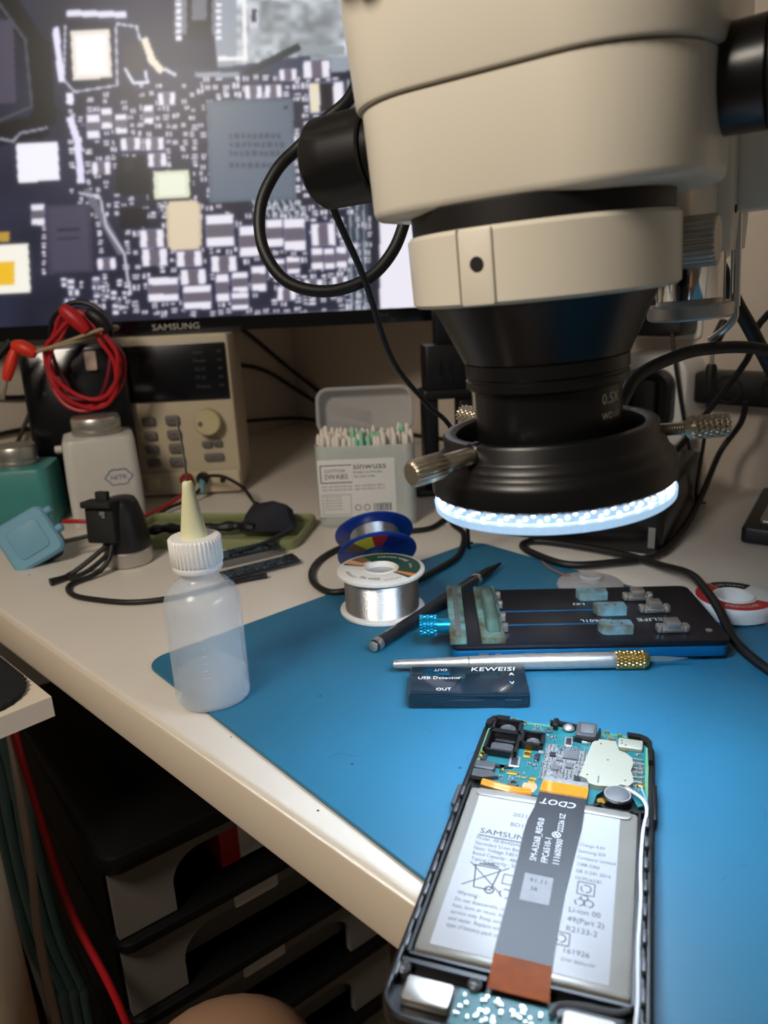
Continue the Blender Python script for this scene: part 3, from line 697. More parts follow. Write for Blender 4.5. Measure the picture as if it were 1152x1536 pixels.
for w in np.arange(16.4, 42, 1.15):
    for u in np.arange(30.8, 48, 1.5):
        if (37.6 < u < 45.2 and 18.8 < w < 26) or rnd.random() < .12: continue
        passive(u + rnd.uniform(-.2, .2), w + rnd.uniform(-.15, .15), rnd.uniform(1.0, 1.5), rnd.uniform(.5, .8), rnd.choice((0, 90, 0)) + rnd.uniform(-4, 4))
for (u0, w0, u1, w1, n) in ((10, 2.4, 26, 4.4, 14), (23, 5, 27, 9, 6), (67.4, 20, 72, 40, 36), (24, 30, 30, 36, 10), (20, 40, 29, 46, 10), (10, 44, 20, 47, 8), (52, 3.4, 60, 6.6, 8), (29, 8, 34, 13, 8), (66, 13.4, 71, 15, 4), (46.8, 16, 49, 36, 14)):
    for _ in range(n): passive(rnd.uniform(u0, u1), rnd.uniform(w0, w1), rnd.uniform(.9, 1.5), rnd.uniform(.5, .8), rnd.choice((0, 90)))
stuff(obj('passive_bodies', ps, 'chip_grey', board, smooth=0)); stuff(obj('passive_terminals', pe, 'tin', board, smooth=0))
for (u, w, a, l, d) in ((18.6, 33.5, 4, 4.6, 7.6), (39.4, 12.6, 2, 3.6, 6.8)):
    c = obj('board_connector', MB().rbox(0, 0, 4.8, l, d, .9, .4, .15, PT(u, w) @ RZ(a)), 'tin', board)
    obj('socket', MB().rbox(0, 0, 5.6, l * .62, d * .74, .35, .3, .1, PT(u, w) @ RZ(a)), 'chip_dark', c)
for (u0, w0, u1, w1) in ((21.4, 22.6, 24.6, 24.6), (21.4, 25, 24.8, 28.4), (26.4, 41.6, 29.2, 43.2), (26.2, 44, 29, 45.6), (16.6, 40, 21, 42), (22, 42.4, 25, 43.4)):
    obj('contact_pad', pbox(u0, w0, u1, w1, 4.8, 5.3, .15, .1), 'gold', board)
sp = MB().tube([(-1, 0, 0), (-.6, 0, 1.2), (.4, 0, 1.5), (.9, 0, .7)], .35, n=6)
spr = None
for (u, w) in ((9, 1.2), (13.4, 1.2), (18, 2.4), (55.4, 1.2), (61, 2.4), (65.4, 2.8), (4, 31), (3.6, 34), (57.6, 6.4), (63.4, 14.4), (14.6, 41.4)):
    if spr is None: spr = obj('spring_contact', sp, 'gold', board); spr.location = Vector(P(u, w, 4.8)) * S
    else: dup(spr, board, loc=P(u, w, 4.8))
for k in range(6):
    c_ = obj('antenna_contact', MB().box(0, 0, 0, 4.2, .8, 1.0, PT(69.2, 18.6 + k * 3.2, 5.3)), 'satin_steel', board) if k == 0 else dup(c_, board, loc=(0, -k * 3.2, 0))
obj('test_point', MB().lathe([(1.7, 4.8), (1.7, 4.95)], PT(56.0, 49.6), 20), 'gold', board)
obj('copper_patch', ppoly([(24.6, 46), (29.6, 45.4), (30.4, 48), (29.4, 51.4), (25.6, 51), (24.2, 48.6)], 4.8, 5.0), mat('copper_patch', (222, 160, 122), .4, .3, var=.1), board)
obj('screw_boss', MB().lathe([(1.2, 4.8), (2.2, 4.8), (2.2, 5.8), (1.2, 5.8)], PT(20.6, 48.4), 20, close=True), 'module_grey', board)
obj('left_latch', ppoly([(3, 44), (10, 43.4), (14, 46.6), (8, 49), (3, 49)], 4.8, 6.6), 'module_grey', board)
of = obj('side_flex', MB().tube([P(8.4, 52.0, 6.6), P(14, 53.4, 7.0), P(22, 54.4, 7.0), P(28.6, 53.6, 6.6)], 1.3, n=6), 'polyimide', ph)
obj('flex_edge', MB().tube([P(8.4, 53.8, 6.9), P(14, 55.2, 7.2), P(22, 56.2, 7.2), P(29, 55, 6.8)], .9, n=6), 'polyimide', of)
# round speaker
spk = obj('speaker', MB().lathe([(5.6, 3.4), (5.6, 6.4), (5.2, 6.8), (4.6, 6.9)], PT(62, 46.4), 40), 'phone_black', ph)
obj('diaphragm', MB().lathe([(4.7, 6.6), (4.7, 7.2), (4.3, 7.5), (.1, 7.5)], PT(62, 46.4), 40), 'chip_grey', spk)
obj('speaker_rim', MB().lathe([(4.7, 6.7), (5.2, 6.7), (5.2, 7.2), (4.7, 7.2)], PT(62, 46.4), 40, close=True), 'tin', spk)
obj('speaker_gasket', wall([(52, 55.2), (56, 52.6), (57.6, 55.2), (68, 55), (73, 53)], 3, 6.0, 1.2), 'phone_black', ph)
# battery
bat = obj('battery', MB().rbox(0, 0, 3.2, 65.6, 83.4, 3.6, 1.6, 1.2, PT(37.4, 98)), 'battery_foil', ph)
obj('battery_label', MB().rbox(0, 0, 6.8, 54.5, 79, .12, .6, .04, PT(36.4, 97.4)), 'battery_label', bat)
obj('top_seal', MB().rbox(0, 0, 6.9, 60, 4.4, .5, 2, .2, PT(37.6, 59.2)), 'battery_foil', bat)
def ptext(mb, s, u, w, size, z=7.0, rot=0, sx=1.0, align='LEFT', shear=0): mb.text(s, size, PT(u, w, z) @ RZ(rot), align, sx, shear=shear)
pr = MB(); ptext(pr, 'SAMSUNG', 13.6, 83.0, 4.0, sx=1.12)
pr.stroke([P(13.4, 84.2)[:2], P(31, 84.2)[:2]], .45, 7.0)
flatobj('brand_lettering', pr, MATS['dark_print'], bat)
pr = MB()
for i, s in enumerate(('Model : EB-BA426ABY', 'Secondary Li-ion Battery', 'Nom. Voltage 3.85V', 'Rated Capacity : 4860mAh', 'Typical Capacity : 5000mAh')): ptext(pr, s, 13.2 + .1 * i, 86.6 + i * 2.75, 2.5, sx=.78)
ptext(pr, 'Warning :', 12.6, 114.6, 2.5, sx=.8)
for i, s in enumerate(('Do not disassemble, crush, puncture', 'heat, burn or reuse. Authorized', 'service only. Keep away from fire', 'and water. Replace with the same', 'type of battery pack only.')): ptext(pr, s, 12.4, 117.6 + i * 2.8, 2.3, sx=.8)
ptext(pr, '2021', 24.0, 70.4, 3.0); ptext(pr, 'BD1F', 24.0, 76.2, 3.0)
for i, s in enumerate(('Charge 4.4V', 'Samsung SDI', 'Company Limited', '1588-3366', 'GB 31241-2014', '1ICP5/63/81')): ptext(pr, s, 50.0, 80 + i * 3.4, 2.3, sx=.8)
for i, s in enumerate(('Li-ion 00', '49(Part 2)', 'R2133-2')): ptext(pr, s, 49.4, 112.0 + i * 4.0, 3.2, sx=.9)
ptext(pr, '161926', 49.2, 128.6, 2.8); ptext(pr, 'DW 800mW', 49.2, 131.8, 1.9)
flatobj('small_print', pr, mat('label_print', (74, 78, 86), .6, var=0), bat)
ic = MB()
B = lambda u, w: P(u, w)[:2]
ic.stroke([B(13.8, 95.6 + 3), B(27.0, 111)], .35, 7.0).stroke([B(27.6, 98.2), B(13.2, 110)], .35, 7.0)
ic.stroke([B(16.0, 99.6), B(17.4, 110), B(23.2, 110), B(24.8, 99.6), B(15.4, 99.6)], .45, 7.0).stroke([B(17, 98.6), B(24, 98.6)], .6, 7.0).stroke([B(18.4, 97.8), B(22.4, 97.8)], .4, 7.0)
for k in range(14):
    a0, a1 = k / 14 * 2 * math.pi, (k + 1) / 14 * 2 * math.pi
    ic.stroke([B(22.8 + 1.5 * math.cos(a0), 110 + 1.5 * math.sin(a0)), B(22.8 + 1.5 * math.cos(a1), 110 + 1.5 * math.sin(a1))], .5, 7.0)
def sq(u, w, s): ic.stroke([B(u, w), B(u + s, w), B(u + s, w + s), B(u, w + s), B(u, w)], .35, 7.0)
sq(26.4, 101.4, 4.4); sq(51.4, 97.8, 5.6); sq(46.0, 121.0, 5)
for cx_, cy_, r_ in ((54.2, 100.6, 1.7), (52.6, 107.0, 1.5), (55.6, 107.0, 1.5), (54, 104.8, 1.2), (28.4, 110.2, 2.0), (48.4, 123.4, 1.5)):
    for k in range(12):
        if k in (3, 7): continue
        a0, a1 = k / 12 * 2 * math.pi, (k + 1) / 12 * 2 * math.pi
        ic.stroke([B(cx_ + r_ * math.cos(a0), cy_ + r_ * math.sin(a0)), B(cx_ + r_ * math.cos(a1), cy_ + r_ * math.sin(a1))], .4, 7.0)
obj('label_icons', ic, 'label_print', bat, smooth=0)
# flex ribbon across the battery
def ribbon(rows, t=.18):
    rings = []
    for (ul, ur, w, z) in rows:
        a, b = P(ul, w, z), P(ur, w, z)
        rings.append([(a[0], a[1], z), (b[0], b[1], z), (b[0], b[1], z + t), (a[0], a[1], z + t)])
    return MB().loft(rings)
flx = obj('ribbon_cable', ribbon([(32.0, 50.6, 52.6, 7.3), (31.8, 50.4, 57, 7.5), (31.4, 50.2, 64, 7.5), (30.0, 50.1, 72, 7.5), (29.6, 49.4, 80, 7.45), (29.8, 48.6, 92, 7.4), (29.7, 47.6, 106, 7.4), (29.4, 47.2, 122, 7.4), (29.3, 47.2, 135.4, 7.4)]), 'flex_black', ph)
obj('flex_head', pbox(32.2, 41.6, 50.4, 45.2, 5.0, 6.6, .4, .2), 'paste_grey', flx)
oh = obj('orange_section', ribbon([(32.4, 50.6, 44.8, 6.6), (32.2, 50.7, 48, 6.9), (32.0, 50.6, 53.4, 7.35)]), 'polyimide', flx)
tr = MB()
for k in range(24): tr.stroke([P(33 + k * .74, 45.4)[:2], P(33 + k * .74, 52.6)[:2]], .16, 0, t=.03)
tr.v = [(x, y, 6.82 + max(0, (82 - y) - 45) * .082 + (z)) for x, y, z in tr.v]
obj('traces', tr, mat('trace_dark', (150, 92, 12), .4, var=0), oh, smooth=0)
obj('orange_section', ribbon([(29.3, 47.2, 135.2, 7.42), (29.4, 47.4, 140, 7.0), (29.6, 47.8, 146.6, 6.0)]), 'polyimide_dark', flx)
ft = MB()
ptext(ft, 'CDOT', 47.4, 57.6, 4.8, 7.72, 180, 1.0, shear=.2)
for s, u, w in (('SM-A326B_REV0.0', 36.2, 93.0), ('FPC6510-1', 40.2, 93.0), ('111600900', 44.2, 93.0), ('22226 SZ', 43.6, 75.6)):
    ptext(ft, s, u, w, 3.3 if 'SZ' not in s else 3.0, 7.70, 90, .92)
for k in range(14):
    a0, a1 = k / 14 * 2 * math.pi, (k + 1) / 14 * 2 * math.pi
    ft.stroke([B(41.6 + 1.5 * math.cos(a0), 77.4 + 1.5 * math.sin(a0)), B(41.6 + 1.5 * math.cos(a1), 77.4 + 1.5 * math.sin(a1))], .35, 7.69)
ft.stroke([B(40.8, 78.4), B(41.2, 76.4), B(42, 78.4), B(42.4, 76.4)], .3, 7.69)
flatobj('white_lettering', ft, mat('flex_print', (206, 208, 212), .6, var=0), flx)
stk = obj('sticker', pbox(33.4, 99.4, 43.2, 112, 7.58, 7.68, .2, .03), 'sticker', flx)
s_ = MB(); ptext(s_, '91.11', 35.4, 103.2, 2.8, 7.72); ptext(s_, '38', 36.0, 107, 2.6, 7.72); flatobj('sticker_print', s_, MATS['dark_print'], stk)
# antenna coax
cx1 = obj('coax_cable', MB().tube([P(66.4, 41.4, 6), P(68.4, 43.6, 6.6), P(71.8, 47.4, 6.8), P(73.2, 54, 6.6), P(72.0, 66, 6.4), P(71.6, 84, 6.4), P(71.9, 100, 6.4), P(71.5, 120, 6.4), P(71.8, 140, 6.4), P(70.6, 158, 6.4)], .62), 'coax_white', ph)
obj('coax_plug', MB().lathe([(1.5, 4.9), (1.5, 6.2), (1, 6.5)], PT(65.8, 40.8), 16), 'tin', cx1)
cx2 = obj('coax_cable', MB().tube([P(71.0, 37.4, 5.8), P(71.4, 41, 6.4), P(72.6, 46, 6.7), P(73.6, 52, 6.4)], .45), 'coax_blue', ph)
obj('coax_plug', MB().rbox(0, 0, 4.9, 2.6, 2.6, 1.2, .6, .3, PT(70.9, 36.6)), 'gold', cx2)
# bottom sub board
sb = obj('sub_board', ppoly([(21.6, 148), (50, 147), (51, 160), (21, 160)], 3.6, 4.8), 'pcb_green', ph)
rnd2 = random.Random(4); g_ = MB()
for _ in range(40): g_.box(0, 0, 0, rnd2.uniform(.6, 1.6), rnd2.uniform(.5, 1), .8, PT(rnd2.uniform(22.4, 49), rnd2.uniform(148.6, 157), 5.1) @ RZ(rnd2.choice((0, 90))))
stuff(obj('board_parts', g_, 'tin', sb, smooth=0))
obj('vibration_motor', pbox(5.8, 148.6, 20.2, 157.2, 3.4, 6.4, 1.0, .5), 'satin_steel', ph)
obj('white_gasket', pbox(52, 147.4, 66.6, 156, 3.4, 6.6, 1.4, .5), 'white_plastic', ph)
obj('bottom_frame', wall([(3, 143.6), (28, 143.6)], 3, 6.0, 1.6), 'phone_black', ph)
obj('seal_strip', MB().tube([P(48.6, 150, 5.6), P(50.4, 146.4, 6.0), P(56, 144.8, 6.0), P(66, 144, 6.0), P(69.6, 142, 6.0)], .9), 'module_grey', ph)
for u, w in ((3.6, 146.4), (25.8, 146.0)):
    c = obj('frame_screw', MB().lathe([(2.2, 3), (2.2, 5.8), (1.6, 6.2), (1, 5.8)], PT(u, w), 20), 'module_grey', ph)
# ------------------------------------------------------------------ needle bottle
mat('bottle_plastic', (226, 234, 242), .16, var=.03, scale=40, alpha=.33, spec=.6)
mat('bottle_cap', (240, 240, 238), .4, var=.02, sss=.2)
mat('nozzle_plastic', (232, 230, 190), .35, var=.03, sss=.3)
mat('flux_liquid', (196, 208, 218), .1, var=0, alpha=.34)
mat('water_mark', (214, 222, 230), .4, var=.2, alpha=.5)
bo = thing('needle_bottle', 'clear squeeze bottle with white ribbed cap and long needle', 'bottle', (-96, 367, 0.0))
zb = 2.05
obj('bottle_body', MB().lathe([(18.2, zb), (19.3, zb + .8), (19.6, zb + 2.5), (19.6, 55), (19.2, 58.4), (17.6, 62.6), (14.6, 66.2), (11.4, 68.6), (9.6, 70), (9.2, 71.4), (9.2, 76)], n=56, cap1=False), 'bottle_plastic', bo)
obj('liquid', MB().lathe([(17.4, zb + 1), (18.8, zb + 2), (18.9, 15.4), (18.6, 15.8), (.2, 15.6)], n=48), 'flux_liquid', bo)
cp = MB(); cp.lathe([(9.4, 74.4), (12.3, 74.4), (12.6, 75), (12.6, 77.6), (12.3, 78)], n=48); cp.ribbed(12.7, 13.25, 77.4, 91.6, 38, b=.9); obj('cap', cp, 'bottle_cap', bo)
obj('nozzle', MB().lathe([(6.9, 91), (6.7, 92), (3.0, 116), (2.7, 119), (2.2, 119.8), (.5, 120)], n=32), 'nozzle_plastic', bo)
obj('needle', MB().tube([(0, 0, 119), (-.1, .1, 130), (-.5, .3, 140), (-1.4, .4, 149.5)], .55, n=8), 'chrome', bo)
obj('graduation_marks', MB().add([], []) if 0 else (lambda m: ([m.box(0, -19.62, 22 + k * 4, 2.2 + (k % 5 == 0) * 1.6, .12, .35, RZ(8)) for k in range(8)], m)[1])(MB()), 'water_mark', bo)

# ------------------------------------------------------------------ usb detector
mat('smoke_plastic', (20, 40, 54), .16, var=.05, coat=.4)
ud = thing('usb_detector', 'translucent dark USB detector box with white print', 'usb tester', (39.2, 355, 2.0), -4.6)
ubx = obj('case', MB().rbox(0, 0, 0, 61, 30, 7.2, 1.6, .8), 'smoke_plastic', ud)
obj('lid', MB().rbox(0, .4, 7.2, 60, 28.6, .5, 1.4, .2), 'smoke_plastic', ud)
obj('front_step', MB().rbox(-6, -15.2, 1.4, 26, .8, 3.6, .3, .2).rbox(22, -15.2, 1.4, 8, .8, 3.6, .3, .2), 'smoke_plastic', ud)
tx = MB()
tx.text('USB Detector', 3.9, T(-26, 1.2, 7.75)); tx.text('OUT', 3.7, T(-16.6, -10.4, 7.75)); tx.text('OUT', 3.4, T(-10.4, 12.0, 7.75) @ RZ(180)); tx.text('V', 4.0, T(21.2, -4.6, 7.75)); tx.text('A', 4.0, T(21.6, 4.4, 7.75))
tx.text('KEWEISI', 5.6, T(1.6, 9.4, 7.75), sx=1.15, shear=.15); flatobj('lettering', tx, MATS['white_print'], ud)

# ------------------------------------------------------------------ precision knife
kf = thing('precision_knife', 'silver metal craft knife with gold knurled collar', 'knife', M=T(0.5, 380.6, 7.2) @ RZ(-3.4) @ RY(90))
obj('handle', MB().lathe([(.6, 0), (1.9, .8), (2.4, 3), (2.9, 22), (3.5, 40), (4.1, 60), (4.4, 80), (4.5, 118), (4.4, 121), (4.0, 121.6)], n=32), 'brushed_alu', kf)
obj('handle_groove', MB().lathe([(3.6, 41.6), (3.72, 41.7), (3.72, 42.2), (3.6, 42.3)], n=32), 'dark_seam', kf)
co = MB()
for j in range(8): co.ribbed(4.5, 5.0, 121 + j * 2, 123 + j * 2 - .1, 18, RZ(10 * (j % 2)), .25)
obj('knurled_collar', co, 'brass_knurl', kf)
obj('nose', MB().lathe([(4.4, 136.9), (4.2, 138), (2.4, 139.4)], n=24), 'brass_knurl', kf)
obj('blade', MB().prism([(-1.6, 138), (1.4, 138), (1.4, 150), (-.2, 160), (-1.6, 146)], -.25, .25, RX(0) @ Matrix(((1, 0, 0, 0), (0, 0, 1, 0), (0, 1, 0, 0), (0, 0, 0, 1)))), 'satin_steel', kf)

# ------------------------------------------------------------------ board holder
mat('anodised_blue', (12, 104, 158), .38, .35, var=.06)
mat('holder_top', (15, 21, 32), .36, var=.3, scale=50)
mat('stained_jaw', (104, 148, 142), .5, var=.3, scale=90, c2=(70, 66, 46))
mat('jaw_blue', (112, 162, 178), .5, var=.3, scale=70, c2=(96, 96, 80))
mat('cyan_anodised', (24, 150, 190), .28, .7, var=.08)
JO = T(33.5, 385.5, 2.0) @ RZ(-3.7)
jg = thing('board_holder', 'black and blue metal circuit board clamp holder', 'board holder', M=JO)
obj('base', MB().rbox(76, 38.5, 2.6, 152, 77, 6.6, 5, .8), 'anodised_blue', jg)
obj('top_plate', MB().rbox(76, 38.5, 9.2, 152.6, 77.6, 3.4, 5, .5), 'holder_top', jg)
for x, y in ((12, 9), (140, 9), (12, 68), (140, 68)): obj('rubber_foot', MB().lathe([(6, 0), (6, 2.8)], T(x, y), 20), 'black_rubber', jg)
for y in (24, 43): obj('rail_slot', MB().rbox(66, y, 12.6, 74, 1.6, .15, .6, .05), 'anodised_blue', jg)
obj('corner_bolt', MB().lathe([(1.9, 12.6), (1.9, 12.9), (1.2, 12.7)], T(144, 12), 16), 'satin_steel', jg)
j1 = MB(); j1.rbox(4.2, 38, 12.6, 9.4, 76, 4.6, .8, .6); obj('fixed_jaw', j1, 'stained_jaw', jg)
obj('jaw_groove', MB().rbox(4.6, 38, 17.2, 3, 72, .3, .5, .1), 'chip_grey', jg)
j2 = MB(); j2.rbox(23.6, 38, 12.6, 13.6, 76, 3.4, .8, .6); mv = obj('sliding_jaw', j2, 'stained_jaw', jg)
hump = MB(); ring = []
for y, h, w in ((8, .8, 7), (12, 4, 8), (22, 6, 8.6), (33, 5.4, 8), (42, 6.4, 8.6), (56, 6, 8.6), (66, 4.4, 8), (70, .8, 7)):
    ring.append([(24.6 + w / 2 * math.cos(a), y, 15.8 + h * max(0, math.sin(a)) ** .7) for a in [math.pi * k / 8 for k in range(9)]])
hump.loft(ring); obj('glue_ridge', hump, mat('old_glue', (84, 112, 104), .3, var=.35, scale=160), mv)
for y in (16, 30, 48, 62): obj('jaw_pin', MB().rbox(31.6, y, 13, 3, 4, 4.4, .6, .4), 'satin_steel', mv)
kb = MB()
Mk = T(-6, 20, 15.2) @ RY(-90)
for j in range(5): kb.ribbed(6.0, 6.5, 1.5 + j * 2, 3.4 + j * 2, 22, Mk @ RZ(j * 8), .2)
kn = obj('adjusting_knob', kb, 'cyan_anodised', jg)
obj('knob_shaft', MB().lathe([(4.2, -6.2), (4.2, 1.6), (3.6, 2)], Mk, 24), 'cyan_anodised', kn)
for (x, y) in ((89.5, 61), (95.5, 38.4), (93, 13.4)):
    b_ = MB(); b_.prism([(-9, 4.4), (-9.6, 1), (-8, -3.6), (-5, -4.8), (8.6, -4.6), (9, -4), (9, 4), (8.4, 4.6)][::-1], 12.6, 17.6, T(x, y)); jw = obj('silicone_block', b_, 'jaw_blue', jg, smooth=30)
    for dx in (-2.6, 2.8): obj('block_rivet', MB().dome(1.2, .9, T(x + dx, y, 17.4), n=12), 'chip_grey', jw)
for (x, y) in ((116.5, 58), (121.5, 39.6), (124, 13)):
    b_ = MB(); b_.rbox(x, y, 12.6, 13, 8, 3, 1.6, .8).rbox(x, y, 14, 7.6, 7.6, 5.2, .6, .5); cl = obj('steel_clip', b_, 'satin_steel', jg)
    for dx in (-7.2, 7.2): obj('clip_ear', MB().rbox(x + dx, y - 1, 12.6, 3.6, 6, 4.2, 1.6, .9), 'satin_steel', cl)
tx = MB(); tx.text('RELIFE', 5.6, T(127.5, 29.4, 12.68) @ RZ(180), sx=1.2); tx.text('RL-601L', 5.0, T(94, 29.2, 12.68) @ RZ(180), sx=1.05); tx.text('1-83', 4.4, T(84, 53, 12.68) @ RZ(180))
flatobj('lettering', tx, MATS['white_print'], jg)
dn = MB()
for x, y, l in ((18, -.05, 5), (26, -.05, 3), (44, -.05, 6)): dn.box(x, -.02, 6.2, l, .1, 1.6)
obj('scratches', dn, 'satin_steel', jg)

# ------------------------------------------------------------------ pen shaped tool behind the holder
pd_ = Vector((83 - -10.8, 529 - 405, 0)).normalized()
pt = thing('pen_tool', 'dark grey pen shaped tool lying behind the solder spool', 'pen tool', M=axis_to((-10.4, 405, 6.0), pd_))
mat('pen_grey', (50, 52, 58), .32, .4, var=.08)
obj('barrel', MB().lathe([(2.6, 0), (3.4, .6), (3.7, 1.6), (3.9, 12), (3.9, 118), (3.6, 120)], n=28), 'pen_grey', pt)
obj('end_cap', MB().lathe([(2.2, -.4), (3.2, .2), (3.9, 3.2), (4.0, 6), (3.9, 6.4)], n=28), 'satin_steel', pt)
obj('grip_ring', MB().lathe([(3.6, 118.4), (4.1, 119), (4.1, 123), (3.5, 124)], n=28), 'chrome', pt)
obj('tip', MB().lathe([(3.6, 123), (3.2, 138), (2.4, 142), (1.0, 156), (.5, 157)], n=24), 'black_rubber', pt)
tx = MB().text('YAXUN', 3.4, T(0, 0, 0), fn=lambda v: (3.95 * math.cos(.3 + 1.1 + v.y / 3.95 - .4 + math.pi * 0), 3.95 * math.sin(.3 + 1.1 + v.y / 3.95 - .4), 14 + v.x)); flatobj('lettering', tx, MATS['white_print'], pt)

# ------------------------------------------------------------------ solder spools
mat('spool_blue', (12, 54, 140), .35, var=.05); mat('label_green', (18, 70, 52), .5, var=.08); mat('label_orange', (226, 140, 70), .5, var=.05)
mat('label_yellow', (214, 200, 40), .5, var=.1); mat('label_red', (170, 34, 50), .5, var=.05); mat('label_navy', (20, 34, 120), .5, var=.1); mat('label_brown', (120, 92, 60), .6, var=.1)
def sector(r0, r1, a0, a1, z0, z1, n=14):
    p = [(r1 * math.cos(R(a0 + (a1 - a0) * i / n)), r1 * math.sin(R(a0 + (a1 - a0) * i / n))) for i in range(n + 1)] + [(r0 * math.cos(R(a1 + (a0 - a1) * i / n)), r0 * math.sin(R(a1 + (a0 - a1) * i / n))) for i in range(n + 1)]
    return MB().prism(p, z0, z1)
def wire_prof(r, z0, z1, p=.8):
    out = [(r - 4, z0)]; z = z0
    while z < z1 - p / 2: out += [(r - .12, z), (r + .12, z + p / 2)]; z += p
    return out + [(r - 4, z1)]
s1 = thing('solder_spool', 'white solder spool with green label in front of the blue spool', 'solder spool', (-4, 467, 2.05))
obj('bottom_flange', MB().lathe([(9, 0), (27, 0), (27.8, .6), (27.8, 2), (27, 2.6), (9, 2.6)], n=64, close=True), 'white_plastic', s1)
tf = obj('top_flange', MB().lathe([(10.8, 26.4), (27.6, 26.4), (28.6, 27), (28.6, 28.6), (27.8, 29.2), (10.8, 29.2)], n=64, close=True), 'white_plastic', s1)
obj('solder_wire', MB().lathe(wire_prof(24.2, 2.6, 26.4), n=56), 'solder_wire', s1)
obj('hub', MB().lathe([(8, .4), (11.4, .4), (11.4, 29.6), (10.6, 30), (10, 29.2), (9.4, 26), (.2, 25.6)], n=40), 'white_plastic', s1)
obj('green_label', sector(12, 26, -32, 118, 29.2, 29.3), 'label_green', tf, smooth=0)
for a in (-36, 148): obj('orange_stripe', sector(12, 26, a - 5, a + 5, 29.2, 29.32, 4), 'label_orange', tf, smooth=0)
obj('brown_patch', sector(15, 26, 118, 140, 29.2, 29.31, 4), 'label_brown', tf, smooth=0)
for a in (-45, 158): obj('dark_stripe', sector(12, 26, a - 3.5, a + 3.5, 29.2, 29.3, 4), 'label_green', tf, smooth=0)
def arc_text(mb, s, size, r, amid, z, inward=False, sx=1.0):
    m2 = MB().text(s, size, align='CENTER', sx=sx)
    for v in m2.v: pass
    vs = []
    for x, y, _ in m2.v:
        if inward: a = R(amid) - x / r; q = r + y
        else: a = R(amid) + x / r; q = r - y
        vs.append((q * math.cos(a), q * math.sin(a), z))
    mb.add(vs, m2.f)
tx = MB(); arc_text(tx, 'QUALITY', 3.0, 23, -70, 29.36); arc_text(tx, 'TIN WIRE', 5.2, 21.5, -112, 29.36, sx=.7); arc_text(tx, 'PRODUCT', 3.2, 23.2, -152, 29.36, sx=.9); flatobj('dark_lettering', tx, MATS['dark_print'], tf)
tx = MB(); arc_text(tx, 'SOLDER WIRE', 3.6, 19, 62, 29.36, True, 1.0); arc_text(tx, '0.8mm', 2.6, 19, 4, 29.36, True); flatobj('white_lettering', tx, MATS['white_print'], tf)
ax = Vector((.10, -.74, -.66)).normalized()
s2 = thing('solder_spool', 'blue solder spool leaning against the white spool from behind', 'solder spool', M=axis_to((-8, 528, 36.2), ax))
obj('rear_flange', MB().lathe([(9, 0), (27.6, 0), (28.4, .6), (28.4, 1.6), (27.6, 2.2), (9, 2.2)], n=64, close=True), 'spool_blue', s2)
ff = obj('front_flange', MB().lathe([(9, 16.4), (27.6, 16.4), (28.4, 17), (28.4, 18), (27.6, 18.6), (9, 18.6)], n=64, close=True), 'spool_blue', s2)
obj('solder_wire', MB().lathe(wire_prof(17.6, 2.2, 16.4), n=48), 'solder_wire', s2)
obj('hub', MB().lathe([(7.5, .2), (9.6, .2), (9.6, 19), (7.5, 19)], n=32, close=True), 'spool_blue', s2)
Z_ = s2.matrix_local.to_3x3(); upv = (Z_.inverted() @ Vector((0, 0, 1))); a_up = math.degrees(math.atan2(upv.y, upv.x)); a_up = 90.0
for (d0, d1, m_) in ((14, 58, 'label_navy'), (-12, 14, 'label_red'), (-44, -12, 'label_yellow'), (-70, -44, 'label_brown')):
    obj('label_sector', sector(11, 25.6, a_up - d1, a_up - d0, 18.6, 18.72), m_, ff, smooth=0) if 0 else obj('label_sector', sector(11, 25.6, a_up - d1, a_up - d0, 18.6, 18.72), m_, ff, smooth=0)

# desoldering wick reel
mat('label_redpaper', (196, 44, 44), .5, var=.05)
wk = thing('wick_reel', 'white desoldering wick reel with red label beside the board holder', 'wick reel', (214.5, 437.5, 2.05))
obj('case', MB().lathe([(11, 0), (21, 0), (23.2, 1.4), (23.6, 6), (23.4, 9.6), (22.6, 10.6), (12.4, 10.6), (11.6, 11.4), (10.6, 11), (10.2, 6), (10.2, .4)], n=64, close=True), 'white_plastic', wk)
obj('hub_floor', MB().lathe([(10.4, 1), (10.4, 3), (.2, 3)], n=32), 'white_plastic', wk)
lb = obj('red_label', sector(13, 22.4, 108, 322, 10.6, 10.72, 30), 'label_redpaper', wk, smooth=0)
obj('black_label', sector(13, 22.4, 40, 106, 10.6, 10.72, 14), 'black_matte', wk, smooth=0)
obj('cream_label', sector(13, 22.4, -36, 38, 10.6, 10.72, 14), 'white_plastic', wk, smooth=0)
tx = MB(); arc_text(tx, 'DESOLDER', 4.6, 18.6, -96, 10.78, sx=1.0); arc_text(tx, 'WICK', 4.2, 18.4, 190, 10.78); arc_text(tx, 'NO CLEAN', 3.2, 16.4, 74, 10.78, True); flatobj('lettering', tx, MATS['white_print'], lb)

# translucent lid disc and copper wire behind the holder
mat('cloudy_plastic', (186, 184, 184), .35, var=.05, alpha=.6)
cd = thing('lid_disc', 'cloudy clear plastic disc lying behind the board holder', 'lid', (139, 488, 2.0))
obj('disc', MB().lathe([(21, 0.05), (22.4, .6), (22, 2.4), (14, 4.8), (9, 5.6)], n=48), 'cloudy_plastic', cd)
obj('center_cap', MB().lathe([(8, 5.4), (8, 8), (7, 9), (.2, 9)], n=32), 'cloudy_plastic', cd)
tag(obj('copper_wire', MB().tube([(116, 553, 2.6), (118, 530, 2.8), (121, 515, 4), (124, 503, 5.6), (127, 497, 7)], .7, n=6), mat('copper', (190, 130, 100), .4, .5, var=.1)), 'short copper coloured wire touching the cloudy disc', 'wire')

